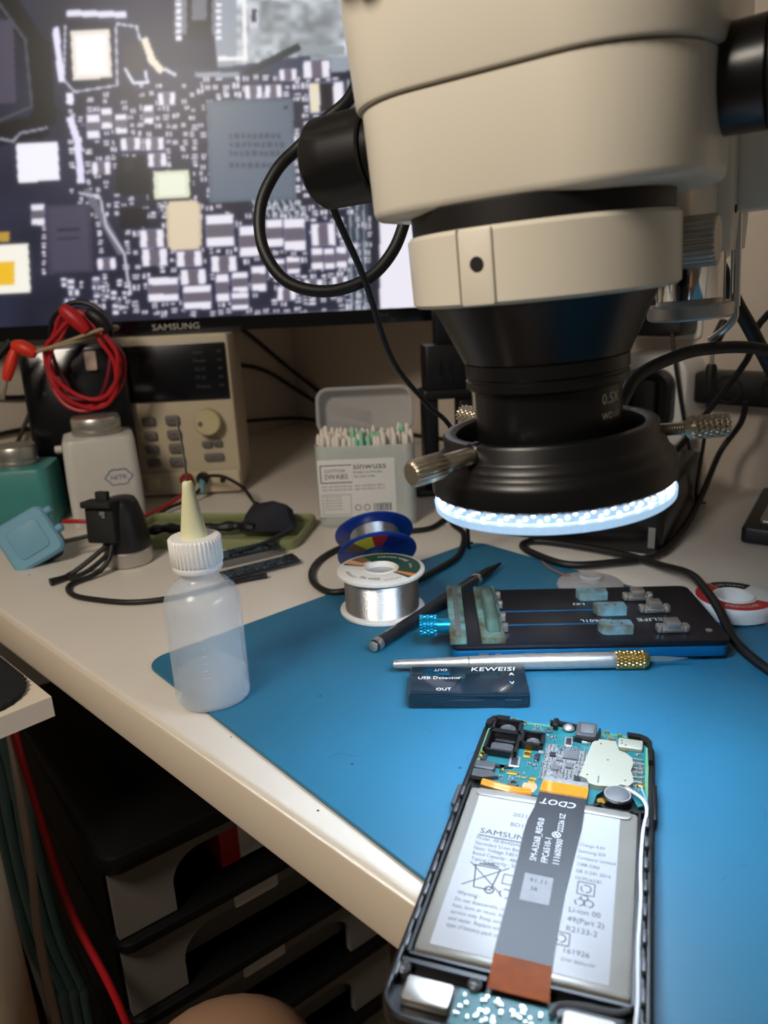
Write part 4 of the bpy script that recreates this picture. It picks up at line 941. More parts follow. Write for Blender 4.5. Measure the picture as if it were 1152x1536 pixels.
# ------------------------------------------------------------------ cotton swab box
mat('clear_box', (226, 232, 228), .25, var=.03, alpha=.5); mat('clear_lid', (206, 206, 206), .3, var=.03, alpha=.5)
mat('paper_label', (222, 221, 218), .6, var=.02); mat('cotton', (236, 228, 218), .95, var=.04, bump=.6, bscale=900)
mat('swab_stick', (226, 226, 222), .6, var=.02); mat('swab_green', (150, 210, 180), .6, var=.04)
SBX = T(-14, 672, 0.0) @ RZ(-1.5)
sbx = thing('swab_box', 'clear plastic cotton swab box with open lid and white label', 'swab box', M=SBX)
shell = MB(); shell.loft([[(x, y, z) for x, y in rr(88 - 2 * i, 40 - 2 * i, 10 - i, 6)] for i, z in ((1.5, 0.1), (0, 2), (0, 74), (1.2, 74), (1.2, 3), (2, 2.4))]); obj('box_shell', shell, 'clear_box', sbx)
Ml = T(0, 22, 76) @ RX(-14)
ld = MB(); ld.loft([[(x, y, z) for x, y in rr(90 - 2 * i, 44 - 2 * i, 12 - i, 6, 0, 22)] for i, z in ((0, 0), (0, 13), (2, 15), (3.4, 13.6), (1.4, 12), (1.4, 0))], Ml @ RX(90) @ T(0, 0, -15)); 
obj('lid', ld, 'clear_lid', sbx)
obj('hinge', MB().box(0, 20.6, 75, 40, 2, 3), 'clear_lid', sbx)
pl_ = obj('paper_label', MB().rbox(0, 0, 0, 68, 52, .3, 1, .1, T(-8, -20.1, 36.5) @ RX(90)), 'paper_label', sbx)
tx = MB(); ML2 = T(-8, -20.5, 36.5) @ RX(90)
tx.text('SWABS', 6.6, ML2 @ T(-28.4, 8.6)); tx.text('sinwuas', 8.4, ML2 @ T(-3, 17), sx=1.12); tx.text('PURE COTTON', 3.0, ML2 @ T(-2.6, 13), sx=1.2); tx.text('COTTON', 4.2, ML2 @ T(-28, 14.6)); tx.text('high quality swabs', 2.6, ML2 @ T(-2.6, 9.8))
for i in range(2): tx.text('clean soft cotton both ends', 2.4, ML2 @ T(-31, 1.4 - i * 3)); tx.text('paper stick 200 pcs 100 x 2', 2.4, ML2 @ T(-2, 1.4 - i * 3))
for i in range(5): tx.text('keep dry and clean', 2.0, ML2 @ T(-29, -8 - i * 2.8))
bars = MB(); x = 14.0
rb_ = random.Random(2)
while x < 29: w_ = rb_.choice((.4, .7, 1.0)); tx.box(x, -18, 0, w_, 7, .02, ML2); x += w_ + .7
for k, xx in enumerate((0, 8)):
    for q in range(12):
        a0, a1 = q / 12 * 2 * math.pi, (q + 1) / 12 * 2 * math.pi
        tx.stroke([(xx + 2.6 * math.cos(a0), -18 + 2.6 * math.sin(a0)), (xx + 2.6 * math.cos(a1), -18 + 2.6 * math.sin(a1))], .6, 0, ML2)
for pth in ([(-4, 21), (-31.4, 21), (-31.4, 5.4), (-4, 5.4)], [(-31, -5.6), (-6, -5.6), (-6, -24), (-31, -24), (-31, -5.6)]): tx.stroke(pth, .8 if pth[0][1] > 0 else .3, 0, ML2)
flatobj('label_print', tx, MATS['dark_print'], pl_)
rs = random.Random(5)
stick = MB().lathe([(1.05, 4), (1.05, 70)], n=8); tip = MB().lathe([(.6, 0), (1.7, 1.2), (2.35, 5), (2.3, 9), (1.6, 12.6), (.3, 14.2)], n=10)
protos = {}
spots = []
for row in range(5):
    for k in range(17):
        spots.append((-38.5 + k * 4.8 + (row % 2) * 2.2 + rs.uniform(-.6, .6), -13.6 + row * 6.6 + rs.uniform(-.8, .8)))
for i, (x, y) in enumerate(spots):
    if abs(x) > 40: continue
    green = -14 < x < 12 and y < 4 and rs.random() < .5 or (x > 22 and rs.random() < .3)
    kd = 'green' if green else 'white'
    lift = 2.6 + rs.uniform(0, 4) + max(0, rs.gauss(0, 2.5)) + (3 if (abs(x) > 24 and y > 5) else 0) - (6 if -20 < x < 16 and y < -3 else 0)
    M = SBX @ T(x, y, max(2.6, lift)) @ RX(rs.uniform(-2.2, 2.2)) @ RY(rs.uniform(-2.2, 2.2))
    lab = 'cotton swab with pale green stick standing in the clear box' if green else 'cotton swab with white stick standing in the clear box'
    r_ = thing('cotton_swab', lab, 'swab', M=M, group='pale green swabs in the box' if green else 'white swabs in the box')
    if kd not in protos:
        a = obj('stick', stick, 'swab_green' if green else 'swab_stick', r_); b = obj('cotton_tip', tip, 'swab_green' if green else 'cotton', r_, loc=(0, 0, 64)); c = dup(b, r_, T(0, 0, 14) @ RX(180))
        protos[kd] = (a, b, c)
    else:
        for q in protos[kd]: dup(q, r_)
# ------------------------------------------------------------------ bench power supply
mat('psu_beige', (176, 162, 138), .5, var=.03); mat('psu_light', (196, 182, 154), .5, var=.03); mat('psu_button', (108, 102, 98), .5, var=.05); mat('knob_cream', (204, 192, 150), .35, var=.04)
mat('psu_screen', (10, 11, 15), .2, var=0); mat('faint_print', (62, 64, 72), .6, var=0); mat('socket_red', (160, 30, 30), .4, var=.05); mat('sleeve_teal', (100, 150, 160), .5, var=.05)
ps_ = thing('power_supply', 'beige bench power supply with dark display below the monitor', 'power supply', (-207.5, 792, 0), 1.2)
obj('case', MB().rbox(0, 46, 3, 112, 88, 162, 3, 1.5), 'psu_beige', ps_)
fp = MB(); fp.rbox(0, 0, 0, 116, 166, 6, 4, 2, T(0, 4, 84) @ RX(90) @ T(0, 0, -2)); obj('front_panel', fp, 'psu_light', ps_)
sc = obj('display', MB().rbox(0, 0, 0, 109, 57, 1.0, 1.5, .4, T(.5, -1.6, 130) @ RX(90)), 'psu_screen', ps_)
for i, s in enumerate(('Input', 'Power', '12.13', '17.10', 'Output')):
    flatobj('display_text', MB().text(s, 5.0, T(22, -2.8, 148 - i * 8.6) @ RX(90)), MATS['faint_print'], sc)
    flatobj('display_unit', MB().text('W', 4.6, T(46, -2.8, 148 - i * 8.6) @ RX(90)), MATS['faint_print'], sc)
flatobj('display_title', MB().text('DC POWER', 3.6, T(-50, -2.8, 152) @ RX(90)), MATS['faint_print'], sc)
def btn(x, z, w=13, h=9):
    b = obj('button', MB().rbox(0, 0, 0, w, h, 2.4, 2.2, .7, T(x, -1.8, z) @ RX(90)), 'psu_button', ps_)
    flatobj('button_mark', MB().text(random.choice(('SET', 'M1', 'M2', 'OK')), 3.6, T(x, -4.3, z - 1.3) @ RX(90), 'CENTER'), MATS['dark_print'], b)
for i, z in enumerate((82, 67, 52.5, 38)):
    btn(-31, z); btn(-6.5, z, 14 if i < 3 else 16, 10)
btn(26, 55, 10, 7); btn(37, 55.6, 10, 7); btn(32, 41, 20, 8)
kb_ = obj('main_knob', MB().ribbed(13.2, 13.6, 0, 12, 40, T(31, -1.8, 79) @ RX(90), 1.2), 'knob_cream', ps_)
obj('knob_dimple', MB().lathe([(2.6, 12), (2.6, 12.2)], T(31, -1.8, 79) @ RX(90) @ T(-7, -1, 0), 16), 'psu_button', kb_)
lf = MB(); lf.rbox(0, 0, 0, 114, 23, 3, 3, 1, T(0, -1.6, 15) @ RX(90)); obj('terminal_strip', lf, 'psu_light', ps_)
obj('power_switch', MB().lathe([(7.2, 0), (7.2, 3), (6, 4.4), (.2, 4.6)], T(-34, -4.6, 16) @ RX(90), 32), 'knob_cream', ps_)
for x, m_ in ((2, 'socket_red'), (19, 'black_plastic')):
    t_ = obj('binding_post', MB().ribbed(6.0, 6.6, 0, 9, 18, T(x, -4.6, 20) @ RX(90)), m_, ps_)
    obj('lead_sleeve', MB().tube([(x, -12, 18), (x, -17, 14), (x - 1, -20, 7)], 3.4, n=10), 'sleeve_teal', t_)
obj('ground_socket', MB().lathe([(3.2, 0), (5, 0), (5, 1.5), (3.2, 1.5)], T(39, -4.6, 16) @ RX(90), 24, close=True), 'psu_light', ps_)
obj('ground_hole', MB().lathe([(3.2, .1), (3.2, .3)], T(39, -4.6, 16) @ RX(90), 20), 'black_matte', ps_)
for x in (-46, 46):
    for y in (10, 80): obj('foot', MB().lathe([(5, 0.05), (5, 3.4)], T(x, y), 16), 'black_rubber', ps_)

# ------------------------------------------------------------------ dispensers
mat('dispenser_white', (206, 204, 196), .4, var=.03); mat('dispenser_teal', (64, 140, 138), .45, var=.06); mat('logo_blue', (70, 90, 150), .6, var=0)
def dispenser(name, label, loc, rz, w, d, h, r, m_, cap, ch, logo=False):
    t_ = thing(name, label, 'dispenser', loc, rz)
    bd = MB(); bd.loft([[(x, y, z) for x, y in rr(w - 2 * i, d - 2 * i, r, 6)] for i, z in ((1, 0.05), (0, 1.5), (.0, h * .5), (1.2, h - 4), (2.4, h - 1.2), (6, h))]); bdy = obj('body', bd, m_, t_)
    obj('metal_cap', MB().lathe([(cap - 1, h - .5), (cap - 1, h + 1), (cap, h + 1.6), (cap, h + 4), (cap - 1.2, h + 4.6), (cap - .4, h + 6), (cap - .4, h + ch - 2), (cap - 1.4, h + ch)], n=48), 'satin_steel', t_)
    obj('pump_plate', MB().lathe([(cap - 2, h + ch - .5), (cap - 1.4, h + ch + .6), (cap * .5, h + ch - 1), (.2, h + ch - 1.4)], n=40), 'satin_steel', t_)
    return t_, bdy
al, ab = dispenser('alcohol_dispenser', 'white alcohol dispenser bottle with steel pump cap', (-268, 722, 0), 20, 66, 60, 84, 9, 'dispenser_white', 22.5, 16)
obj('spout_nub', MB().lathe([(3.4, 0), (3.4, 5), (2.4, 6)], T(-33, -8, 74) @ RY(-90), 16), 'dispenser_white', al)
lgm = MB(); ML3 = T(13, -30.1, 46) @ RX(90)
for q in range(20):
    f = lambda a: ((11.5 + 1.0 * math.cos(6 * a)) * math.cos(a), (7.6 + .8 * math.cos(6 * a)) * math.sin(a))
    lgm.stroke([f(q / 20 * 2 * math.pi), f((q + 1) / 20 * 2 * math.pi)], .9, 0, ML3)
lgm.text('NITK', 6.0, ML3 @ T(0, -2.2), 'CENTER', 1.1); flatobj('logo', lgm, MATS['logo_blue'], ab)
dispenser('alcohol_dispenser', 'teal dispenser bottle with steel cap at the left edge', (-349, 722, 0), 8, 68, 62, 58, 10, 'dispenser_teal', 20, 18)

# light blue plug block at the left
mat('light_blue_rubber', (112, 164, 188), .55, var=.04)
pb = thing('plug_block', 'light blue rounded square plug block at the left desk edge', 'plug', M=T(-289, 596, 21.5) @ RZ(8) @ RX(72) @ RZ(27))
blk = MB(); blk.loft([[(x, y, z) for x, y in rr(44 - 2 * i, 42 - 2 * i, 7 - min(i, 5), 6)] for i, z in ((2, -6), (0, -4), (0, 4), (2, 6))]); obj('block', blk, 'light_blue_rubber', pb)
obj('raised_panel', MB().rbox(0, 0, 6, 27, 26, .8, 5, .5), 'light_blue_rubber', pb)
for y in (13, -4): obj('cable_boot', MB().lathe([(3.4, 20), (3.4, 26), (2.6, 27)], T(0, y, 0) @ RY(90), 16), 'light_blue_rubber', pb)
obj('back_pad', MB().rbox(-2, -12, -12, 34, 22, 6, 5, 1), 'black_matte', pb)

# black clamp lamp on silver foot
cpd = thing('cable_weight', 'black clamp head on a round silver foot with looped wire', 'clamp', (-209, 590, 0), 0)
obj('silver_foot', MB().lathe([(16, 0.05), (18.6, 1), (19, 3), (19, 12), (17.6, 13.4)], n=48), 'satin_steel', cpd)
obj('black_body', MB().lathe([(18.4, 13), (18.8, 15), (18.4, 24), (16.4, 38), (13, 50), (11, 54), (9, 55), (.3, 55.4)], n=40), 'black_plastic', cpd)
cf = obj('clip_front', MB().rbox(0, 0, 0, 24, 34, 10, 2, 1, T(-9.5, -11, 40) @ RZ(-12) @ RX(84)), 'black_matte', cpd)
obj('clip_tab', MB().rbox(0, 0, 0, 10, 12, 5, 1, .6, T(-7.6, -13.5, 58) @ RZ(-12) @ RX(84)), 'black_matte', cf)
obj('clip_ledge', MB().rbox(0, 0, 0, 25, 5, 13, 1, .8, T(-9.7, -11, 54) @ RZ(-12) @ RX(84)), 'black_matte', cf)
obj('white_mark', MB().box(-8, -22.4, 48.4, 4, .4, 3, RZ(0)).box(-7.4, -22.3, 45.6, 2.4, .4, 2), 'grey_print', cf)
obj('wire_loop', MB().tube([(-8, -14, 22), (-22, -24, 12), (-33, -30, 5), (-38, -34, 3), (-33, -38, 3), (-22, -34, 6), (-10, -26, 14), (-4, -18, 22)], 2.0, n=8), 'black_rubber', cpd)
obj('wire_end', MB().tube([(-36, -34, 3), (-42, -42, 3.2), (-46, -46, 3.2)], lambda t: 2.2 + 1.0 * t, n=8), 'black_rubber', cpd)

# ------------------------------------------------------------------ olive phone case with loose parts
mat('olive_plastic', (134, 140, 96), .5, var=.05)
pc = thing('phone_case', 'olive green phone case lying flat behind the needle bottle', 'phone case', (-146, 649, 0.0), -10.5)
obj('shell_floor', MB().rbox(0, 0, 0.1, 160, 76, 2.4, 10, 1), 'olive_plastic', pc)
cr = [[(x, y, z) for x, y in rr(160 - 2 * i, 76 - 2 * i, 10 - i, 6)] for i, z in ((1, .3), (0, 2), (0, 8.4), (.8, 9), (1.8, 9), (2.4, 8), (2.4, 2))]
obj('shell_rim', MB().loft(cr, close=True), 'olive_plastic', pc)
mat('flap_black', (13, 13, 17), .35, var=.1); mat('board_dark', (24, 32, 38), .45, var=.2, scale=200); mat('flake', (74, 92, 104), .4, var=.3, scale=300)
fp_ = thing('flex_flap', 'folded black flex sheet lying on the olive phone case', 'flex sheet', (-101, 652, 9.3), 0)
fl_ = MB(); fl_.loft([[(-24, -26, .2), (4, -32, 1), (24, -30, .3), (26, -20, .4)], [(-21, -2, 9), (0, -4, 12), (16, -6, 10), (22, -8, 7)], [(-17, 14, 13), (2, 12, 16), (14, 8, 13), (20, 4, 9)], [(-14, 30, 3), (0, 22, 6), (10, 14, 6), (20, 6, 3)]]); obj('sheet', fl_, 'flap_black', fp_, smooth=12)
tag(obj('flex_strip', MB().tube([(-205, 636, 11.2), (-190, 640, 11.6), (-172, 634, 12), (-150, 634, 11.6), (-130, 636, 12), (-112, 630, 11.4)], lambda t: 3.4 + 1.6 * math.sin(t * 19) ** 2, n=8), 'flap_black'), 'lumpy black flex strip stretched across the olive case', 'flex strip')
def strip_board(label, loc, rz, l, w, seed, tilt=0):
    t_ = thing('flex_board', label, 'circuit board', M=T(*loc) @ RZ(rz) @ RX(tilt))
    obj('board', MB().rbox(0, 0, 0, l, w, 1.4, 1.5, .3), 'board_dark', t_)
    q = random.Random(seed); m = MB()
    for k in range(int(l / 3)):
        for j in range(int(w / 4)): 
            if q.random() < .8: m.box(-l / 2 + 2 + k * 3, -w / 2 + 2.4 + j * 4, 1.8, q.uniform(1, 2.4), q.uniform(1, 2.8), .9)
    stuff(obj('components', m, 'flake', t_, smooth=0))
    obj('end_connector', MB().rbox(l / 2 - 5, 0, 1.3, 8, w * .7, 1.8, .8, .3), 'black_plastic', t_)
strip_board('dark component strip nearest the needle bottle cap', (-97, 553, 3.4), 32, 62, 15, 1, 5)
strip_board('dark component strip lying half on the olive case', (-112, 576, 8.6), 30, 56, 16, 2, 5)
tag(obj('flex_tail', MB().tube([(-122, 566, 9), (-100, 585, 10.6), (-84, 606, 12.5), (-78, 616, 14)], 2.4, n=8), 'flap_black'), 'black flex tail running between the dark strips', 'flex strip')

# ------------------------------------------------------------------ tablet and red test leads at the left
mat('tablet_gloss', (10, 10, 13), .2, var=0, coat=.2)
TBM = T(-300, 770, 0) @ RZ(10) @ RX(-4)
tb = thing('tablet', 'glossy black tablet leaning upright behind the white dispenser', 'tablet', M=TBM)
tbb = MB(); tbb.rbox(0, 0, 0, 100, 164, 11, 14, 2.5, T(0, 4, 82.6) @ RX(90)); obj('body', tbb, 'black_plastic', tb)
obj('glass', MB().rbox(0, 0, 0, 94, 156, .6, 11, .3, T(0, -6.9, 82) @ RX(90)), 'tablet_gloss', tb)
obj('camera_dot', MB().lathe([(2.2, 0), (2.2, .3)], T(-30, -7.6, 118) @ RX(90), 16), 'module_grey', tb)
obj('white_clip', MB().rbox(0, 0, 0, 11, 19, 5, 2, 1, T(18, -7.4, 147) @ RX(90)), mat('clip_pink', (222, 196, 180), .5, var=.03), tb)
tlm = thing('test_leads', 'coiled red test leads tied with a rubber band on the tablet', 'test leads', (-274, 742, 152))
loops = [(-33, 6, 27, 44, 0), (-26, 2, 34, 43, 3), (-20, 0, 36, 46, -2), (-16, 3, 36, 40, 5), (-28, -2, 30, 42, -6), (-22, 4, 33, 38, 2)]
for k, (x0, dz, rx_, rz_, dy) in enumerate(loops):
    pts = []
    for q in range(17):
        a = 2 * math.pi * q / 16 + .5; wob = 1 + .05 * math.sin(3 * a + k)
        x = rx_ * math.cos(a) * wob; z = rz_ * math.sin(a) * wob
        if z > 18: x *= .78
        pts.append((x - 4 + k * 1.4, -2 - k * 3.0 + dy * .3 + 2.2 * math.sin(2 * a + k), z - 2 + dz))
    obj('wire_turn', MB().tube(pts, 2.0, n=8, smooth=4), 'red_rubber' if k % 3 else 'dark_red', tlm)
obj('black_turn', MB().tube([(-30, -6, 18), (-22, -8, 40), (0, -9, 52), (22, -10, 44), (30, -10, 20)], 2.4, n=8), 'black_rubber', tlm)
obj('rubber_band', MB().tube([(-36, -24, 10), (-10, -27, 17), (24, -25, 27), (34, -14, 29), (32, -6, 26), (0, -26, 17.5), (-37, -23, 10.4)], 1.6, n=8), mat('band', (168, 150, 118), .6, var=.1), tlm)
obj('clip_boot', MB().tube([(-6, -26, 48), (4, -26, 38), (14, -26, 26)], lambda t: 3.0 + 4.2 * math.sin(math.pi * (t * .8 + .1)), n=12), 'red_rubber', tlm)
obj('black_boot', MB().tube([(14, -20, 44), (24, -20, 36), (32, -19, 26)], lambda t: 3.0 + 4.0 * math.sin(math.pi * (t * .8 + .1)), n=12), 'black_rubber', tlm)
mat('orange_red', (226, 52, 28), .45, var=.05)
b1 = obj('banana_plug', MB().tube([(-58, -20, 17), (-48, -22, 14), (-38, -22, 8)], lambda t: 3.2 + 3.6 * math.sin(math.pi * (t * .8 + .1)), n=12), 'orange_red', tlm)
b2 = obj('banana_plug', MB().tube([(-57, -20, 14), (-61, -22, 4), (-66, -24, -8), (-68, -24, -14)], lambda t: 3.4 + 1.8 * math.sin(math.pi * t), n=12), 'orange_red', tlm)
obj('plug_pin', MB().tube([(-68, -24, -14), (-72, -25, -24), (-75, -25, -31)], lambda t: 1.5 + 1.0 * t, n=10), 'nickel', b2)
b3 = obj('black_plug', MB().tube([(-62, -16, 20), (-72, -18, 10), (-80, -20, 2)], 3.8, n=10), 'black_rubber', tlm)
obj('plug_pin', MB().tube([(-80, -20, 2), (-88, -21, -6)], 2.0, n=10), 'nickel', b3)

# ------------------------------------------------------------------ stand behind the microscope, wall sockets, right hand device
hs_ = thing('tool_stand', 'black slotted plastic stand behind the microscope lens', 'stand', (66, 764, 0), 6)
obj('head_box', MB().rbox(0, 0, 104, 42, 30, 44, 3, 1.5), 'black_plastic', hs_)
obj('top_rod', MB().rbox(4, 4, 146, 26, 16, 60, 3, 1), 'black_plastic', hs_)
for x in (-6, 4): obj('vent_slot', MB().rbox(0, 0, 0, 4, 22, .6, 1.5, .2, T(x, -14.8, 122) @ RX(90)), 'black_gloss', hs_)
obj('cross_plate', MB().rbox(0, 0, 96, 50, 34, 9, 4, 1.5), 'black_plastic', hs_)
for x in (-16, 19): obj('leg', MB().rbox(x, 0, 4, 15, 24, 94, 3, 1), 'black_plastic', hs_)
obj('foot', MB().rbox(0, 0, 0.1, 70, 44, 6, 5, 1.5), 'black_plastic', hs_)

def on_wall(n, t, z): return Matrix.Translation(D(n, t, z)) @ RZ(DA - 90)          # local x along the wall to the right, -y into the room
wo = thing('wall_socket', 'white round cornered wall socket with black plug beside the lens', 'socket', M=on_wall(757, 348, 84))
so = MB(); so.loft([[(x, y, z) for x, y in rr(78 - 2 * i, 92 - 2 * i, 20 - i, 8)] for i, z in ((0, .2), (0, 34), (2, 39), (6, 41))], RX(90)); obj('cover', so, 'white_plastic', wo)
pgm = MB(); pgm.loft([[(x, y, z) for x, y in rr(52 - 2 * i, 60 - 2 * i, 17 - i, 8, 2, 2)] for i, z in ((0, 40), (0, 50), (3, 52), (8, 50), (9, 44))], RX(90)); pl2 = obj('plug', pgm, 'black_plastic', wo)
obj('plug_grip', MB().rbox(2, 2, 44, 22, 40, 10, 5, 2, RX(90)), 'black_matte', pl2)
ad = thing('power_adapter', 'black power adapter on the wall under the silver pillar collar', 'adapter', M=on_wall(757, 350, 163))
obj('body', MB().rbox(0, 0, 0.2, 62, 34, 40, 6, 3, RX(90)), 'black_plastic', ad)
obj('socket_plate', MB().rbox(0, 0, 0.1, 70, 44, 4, 6, 1, RX(90)), 'white_plastic', ad)
st_ = thing('power_strip', 'black power strip fixed along the wall at the right', 'power strip', M=on_wall(757, 215, 98))
obj('housing', MB().rbox(0, 0, 0.2, 188, 30, 26, 4, 2, RX(90)), 'black_plastic', st_)
for x in (-62, -20, 22, 64):
    obj('outlet', MB().lathe([(11, 25), (13, 26), (13, 27), (11, 27)], T(x, 0, 0) @ RX(90), 28, close=True), 'black_matte', st_)
obj('switch', MB().rbox(86, 0, 26, 12, 18, 3, 2, 1, RX(90)), 'dark_red', st_)
jk = thing('audio_jack', 'black cable jack with silver pin hanging by the power strip', 'jack', (263, 607, 143))
obj('sleeve', MB().lathe([(3.2, 0), (4.4, 2), (4.2, 20), (3, 21)], T(0, 0, 6) @ RX(-8) @ RY(26), 20), 'black_rubber', jk)
obj('pin', MB().lathe([(1.7, -10), (1.7, 9)], I4, 16), 'satin_steel', jk)
obj('lower_sleeve', MB().lathe([(3.4, -34), (4.4, -30), (4.4, -11), (3.2, -8)], I4, 20), 'black_rubber', jk)
obj('jack_cable', MB().tube([(0, 0, -33), (2, 8, -70), (8, 30, -125), (30, 62, -141)], 1.6), 'black_rubber', jk)

dv = thing('tray_device', 'black framed device with grey plate at the right edge', 'device', (342, 600, 0), 57)
obj('frame', MB().rbox(0, 0, 0.1, 130, 70, 13, 5, 2), 'black_plastic', dv)
obj('grey_plate', MB().rbox(4, 0, 13, 106, 48, 2.2, 3, .6), 'satin_steel', dv)
obj('front_key', MB().rbox(-57, 0, 12.8, 6, 30, 1.4, 1, .4), 'grey_print', dv)

# ------------------------------------------------------------------ cables
def cable(name, label, pts, r, m_='black_rubber', n=10):
    return tag(obj(name, MB().tube(pts, r, n=n), m_), label, 'cable')
cable('ring_cable', 'thick black ring light cable arching to the right edge', [(98, 320, 148), (107, 332, 157), (115, 341, 164), (132, 353, 169), (155, 365, 172), (189, 374, 169), (240, 390, 150), (300, 420, 90), (330, 470, 30), (330, 520, 3)], 2.9)
cable('power_cable', 'black power cable looping in front of the microscope base over the mat', [(326, 676, 92), (325, 680, 72), (312, 688, 44), (278, 641, 18), (241, 585, 7), (202, 536, 4.6), (162, 523, 5), (132, 524, 5), (114, 548, 5), (108, 572, 4), (121, 583, 3.4), (150, 564, 4.4), (180, 535, 5.4), (194, 505, 8), (199, 470, 15.5), (197, 440, 17.2), (194, 412, 15.5), (192, 384, 8), (198, 355, 5), (206, 326, 5), (222, 285, 5), (262, 210, 5), (330, 110, 5), (430, 30, 4.6), (540, -40, 3)], 2.7)
cable('camera_cable', 'thin black cable hanging from the left microscope knob', [(-18, 352, 258), (-17, 356, 246), (-13, 362, 234), (-4, 387, 211), (9, 436, 167), (30, 479, 135), (48, 500, 112), (60, 540, 60), (66, 575, 4), (70, 590, 1.8)], 1.6)
cable('video_cable', 'thick black video cable curling in a loop before the monitor', [(44, 318, 402), (20, 372, 372), (6, 404, 330), (-4, 418, 300), (-20, 426, 288), (-34, 428, 277), (-46, 424, 266), (-55, 419, 249), (-55, 413, 229), (-44, 408, 212), (-24, 406, 206), (-3, 408, 211), (11, 412, 224), (19, 417, 242), (24, 420, 262), (38, 402, 290), (50, 370, 340), (58, 330, 392)], 3.1)
cable('desk_cable', 'black cable lying in a bend beside the solder spools', [(84, 700, 3), (60, 650, 3), (66, 612, 3), (60, 572, 3), (52, 548, 4.4), (36, 526, 4.6), (16, 505, 4.6), (-20, 498, 4.6), (-40, 497, 3.4), (-54, 520, 2.6), (-56, 550, 2.6), (-46, 579, 2.6), (-24, 604, 2.6), (14, 624, 2.6), (40, 632, 2.6), (56, 660, 2.6)], 2.4)
cable('clip_cable', 'black cable from the clamp curving behind the needle bottle', [(-214, 571, 22), (-216, 564, 12), (-224, 556, 4), (-238, 538, 2.4), (-228, 518, 2.3), (-205, 506, 2.3), (-179, 499, 2.3), (-154, 503, 2.3), (-130, 516, 2.3), (-110, 530, 2.3), (-90, 538, 2.3)], 2.0)
cable('supply_lead', 'red supply lead running from the power supply to the blue block', [(-206, 776, 10), (-212, 758, 5), (-224, 722, 4), (-226, 690, 8), (-226, 640, 15), (-224, 614, 22), (-236, 612, 28), (-254, 609, 31), (-264, 604, 33)], 1.8, 'red_rubber')
cable('supply_lead', 'black supply lead running from the power supply past the clamp', [(-189, 774, 12), (-198, 752, 6), (-212, 728, 5), (-222, 690, 4), (-222, 650, 9), (-221, 616, 14), (-238, 608, 19), (-252, 604, 18), (-264, 600, 17)], 1.8)
cable('sense_lead', 'black lead arching right from the power supply posts', [(-186, 774, 22), (-176, 764, 27), (-160, 756, 27), (-140, 742, 19), (-128, 720, 12), (-122, 700, 14), (-118, 690, 16)], 1.7)
cable('wall_cable', 'black cable sagging from the monitor across the corner to the desk', [D(640, 945, 170), D(680, 944, 140), D(731, 944, 98), D(752, 900, 60), D(752, 850, 36), D(752, 780, 30)], 3.0)
cable('wall_cable', 'black cable crossing the wall just under the monitor', [D(600, 945, 112), D(646, 945, 104), D(700, 944, 88), D(752, 930, 50), D(752, 860, 28), D(752, 780, 20)], 3.0)
cable('wall_cable', 'straight black cable low along the wall behind the swab box', [D(560, 945, 26), D(648, 945, 20), D(747, 940, 10), D(752, 860, 8), D(752, 700, 8), D(752, 560, 8)], 2.6)
cable('wall_cable', 'upper dark cable at the far left edge by the tablet', [D(300, 945, 104), D(340, 944, 98), D(400, 945, 96), D(470, 945, 90)], 3.0)
cable('wall_cable', 'lower dark cable at the far left edge by the tablet', [D(300, 945, 58), D(340, 944, 60), D(400, 945, 52), D(470, 945, 50)], 3.0)
cable('wall_cable', 'slanting dark cable at the far left edge by the tablet', [D(322, 940, 40), D(340, 938, 70), D(366, 942, 110), D(390, 944, 150)], 2.6)
cable('hanging_strap', 'flat black strap slanting down beside the silver pillar', [(158, 430, 368), (163, 436, 300), (176, 437, 232), (190, 437, 208), (200, 438, 190), (212, 439, 172), (232, 442, 140), (256, 450, 96), (280, 470, 40), (296, 500, 4)], 4.0)
cable('adapter_cable', 'thin black cable hanging from the adapter to the desk', [D(712, 325, 150), D(708, 318, 120), D(716, 308, 60), D(722, 300, 20), D(715, 296, 3)], 1.8)
cable('plug_cable', 'black cable slanting down from the right to the microscope base', [(516, 540, 330), (420, 500, 285), (330, 508, 228), (267, 533, 176), (270, 564, 142), (256, 593, 99), (240, 622, 58), (232, 650, 53), (240, 700, 53), (262, 735, 40)], 2.4)

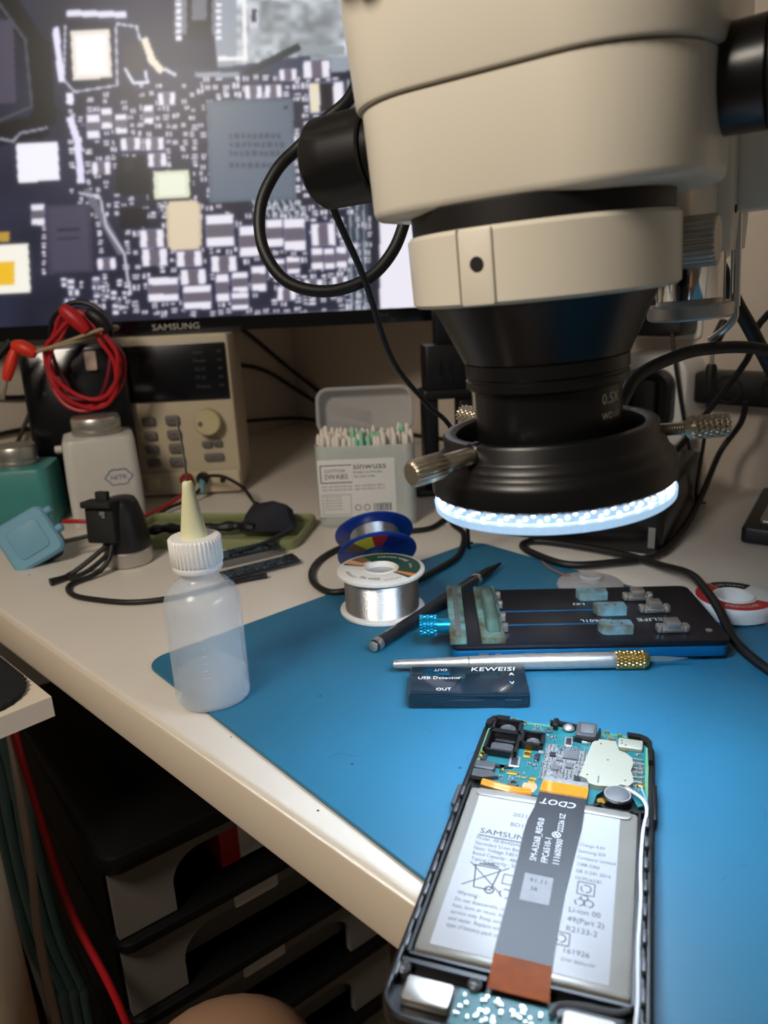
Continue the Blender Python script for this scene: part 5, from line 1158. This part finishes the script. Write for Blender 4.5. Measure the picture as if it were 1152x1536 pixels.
# ------------------------------------------------------------------ under the desk: cables and knee
mat('teal_cable', (128, 182, 192), .5, var=.06); mat('grey_cable', (226, 214, 200), .5, var=.05)
cable('floor_cable', 'straight red cable dropping under the side desk', [(-244, 432, -14), (-237, 422, -55), (-223, 405, -102), (-202, 380, -151), (-172, 360, -217), (-150, 352, -380), (-130, 345, -725)], 2.4, 'red_rubber')
cable('floor_cable', 'pale grey cable beside the red cable under the side desk', [(-246, 432, -14), (-242, 425, -52), (-238, 415, -89), (-235, 405, -136), (-237, 400, -184), (-235, 395, -255), (-228, 388, -400), (-220, 380, -725)], 2.8, 'grey_cable')
for k, lab in enumerate(('leftmost teal cable of the bundle under the side desk', 'second teal cable of the bundle under the side desk', 'third teal cable of the bundle under the side desk', 'rightmost teal cable of the bundle under the side desk')):
    d = k * 7.4 - 6
    cable('bundle_cable', lab, [(-272 + d, 444, -30), (-266 + d, 444, -89), (-265 + d, 440, -133), (-262 + d, 435, -178), (-256 + d, 430, -225), (-245 + d, 425, -263), (-246 + d, 425, -300), (-246 + d, 425, -725)], 3.0, 'teal_cable')
cable('bundle_cable', 'black cable left of the teal bundle under the side desk', [(-286, 450, -14), (-284, 446, -90), (-280, 441, -165), (-277, 438, -223), (-272, 436, -266), (-268, 434, -340), (-266, 434, -725)], 3.2, 'black_rubber')
cable('red_lead', 'dark red lead hooked low beside the teal bundle', [(-268, 420, -214), (-267, 419, -235), (-269, 418, -267), (-262, 417, -300), (-256, 416, -725)], 4.0, 'dark_red')
cable('dark_red_cable', 'dark red cable high behind the teal bundle', [(-290, 460, -40), (-280, 460, -90), (-268, 457, -150), (-258, 452, -220), (-250, 447, -300), (-248, 446, -725)], 2.4, 'dark_red')

mat('skin', (168, 132, 106), .55, var=.05, scale=30, sss=.15, bump=.1, bscale=500)
kn_ = bpy.data.meshes.new('person')
jo = [(-20, -330, -255, 80), (-40, -120, -235, 76), (-66, 90, -205, 62), (-82, 220, -176, 52), (-90, 290, -163, 53), (-97, 304, -215, 48), (-102, 304, -330, 50), (-104, 296, -470, 46), (-104, 292, -620, 32), (-104, 288, -700, 28)]
kn_.from_pydata([(x * S, y * S, z * S) for x, y, z, _ in jo], [(i, i + 1) for i in range(len(jo) - 1)], [])
kn_.materials.append(MATS['skin'])
ko = bpy.data.objects.new('person', kn_); COL.objects.link(ko)
sk = ko.modifiers.new('skin', 'SKIN'); sk.use_smooth_shade = True
for i, (_, _, _, r_) in enumerate(jo): kn_.skin_vertices[0].data[i].radius = (r_ * S, r_ * S)
kn_.skin_vertices[0].data[0].use_root = True
ss = ko.modifiers.new('sub', 'SUBSURF'); ss.levels = 3; ss.render_levels = 3
tag(ko, 'bare bent knee of a seated person below the desk edge', 'person')
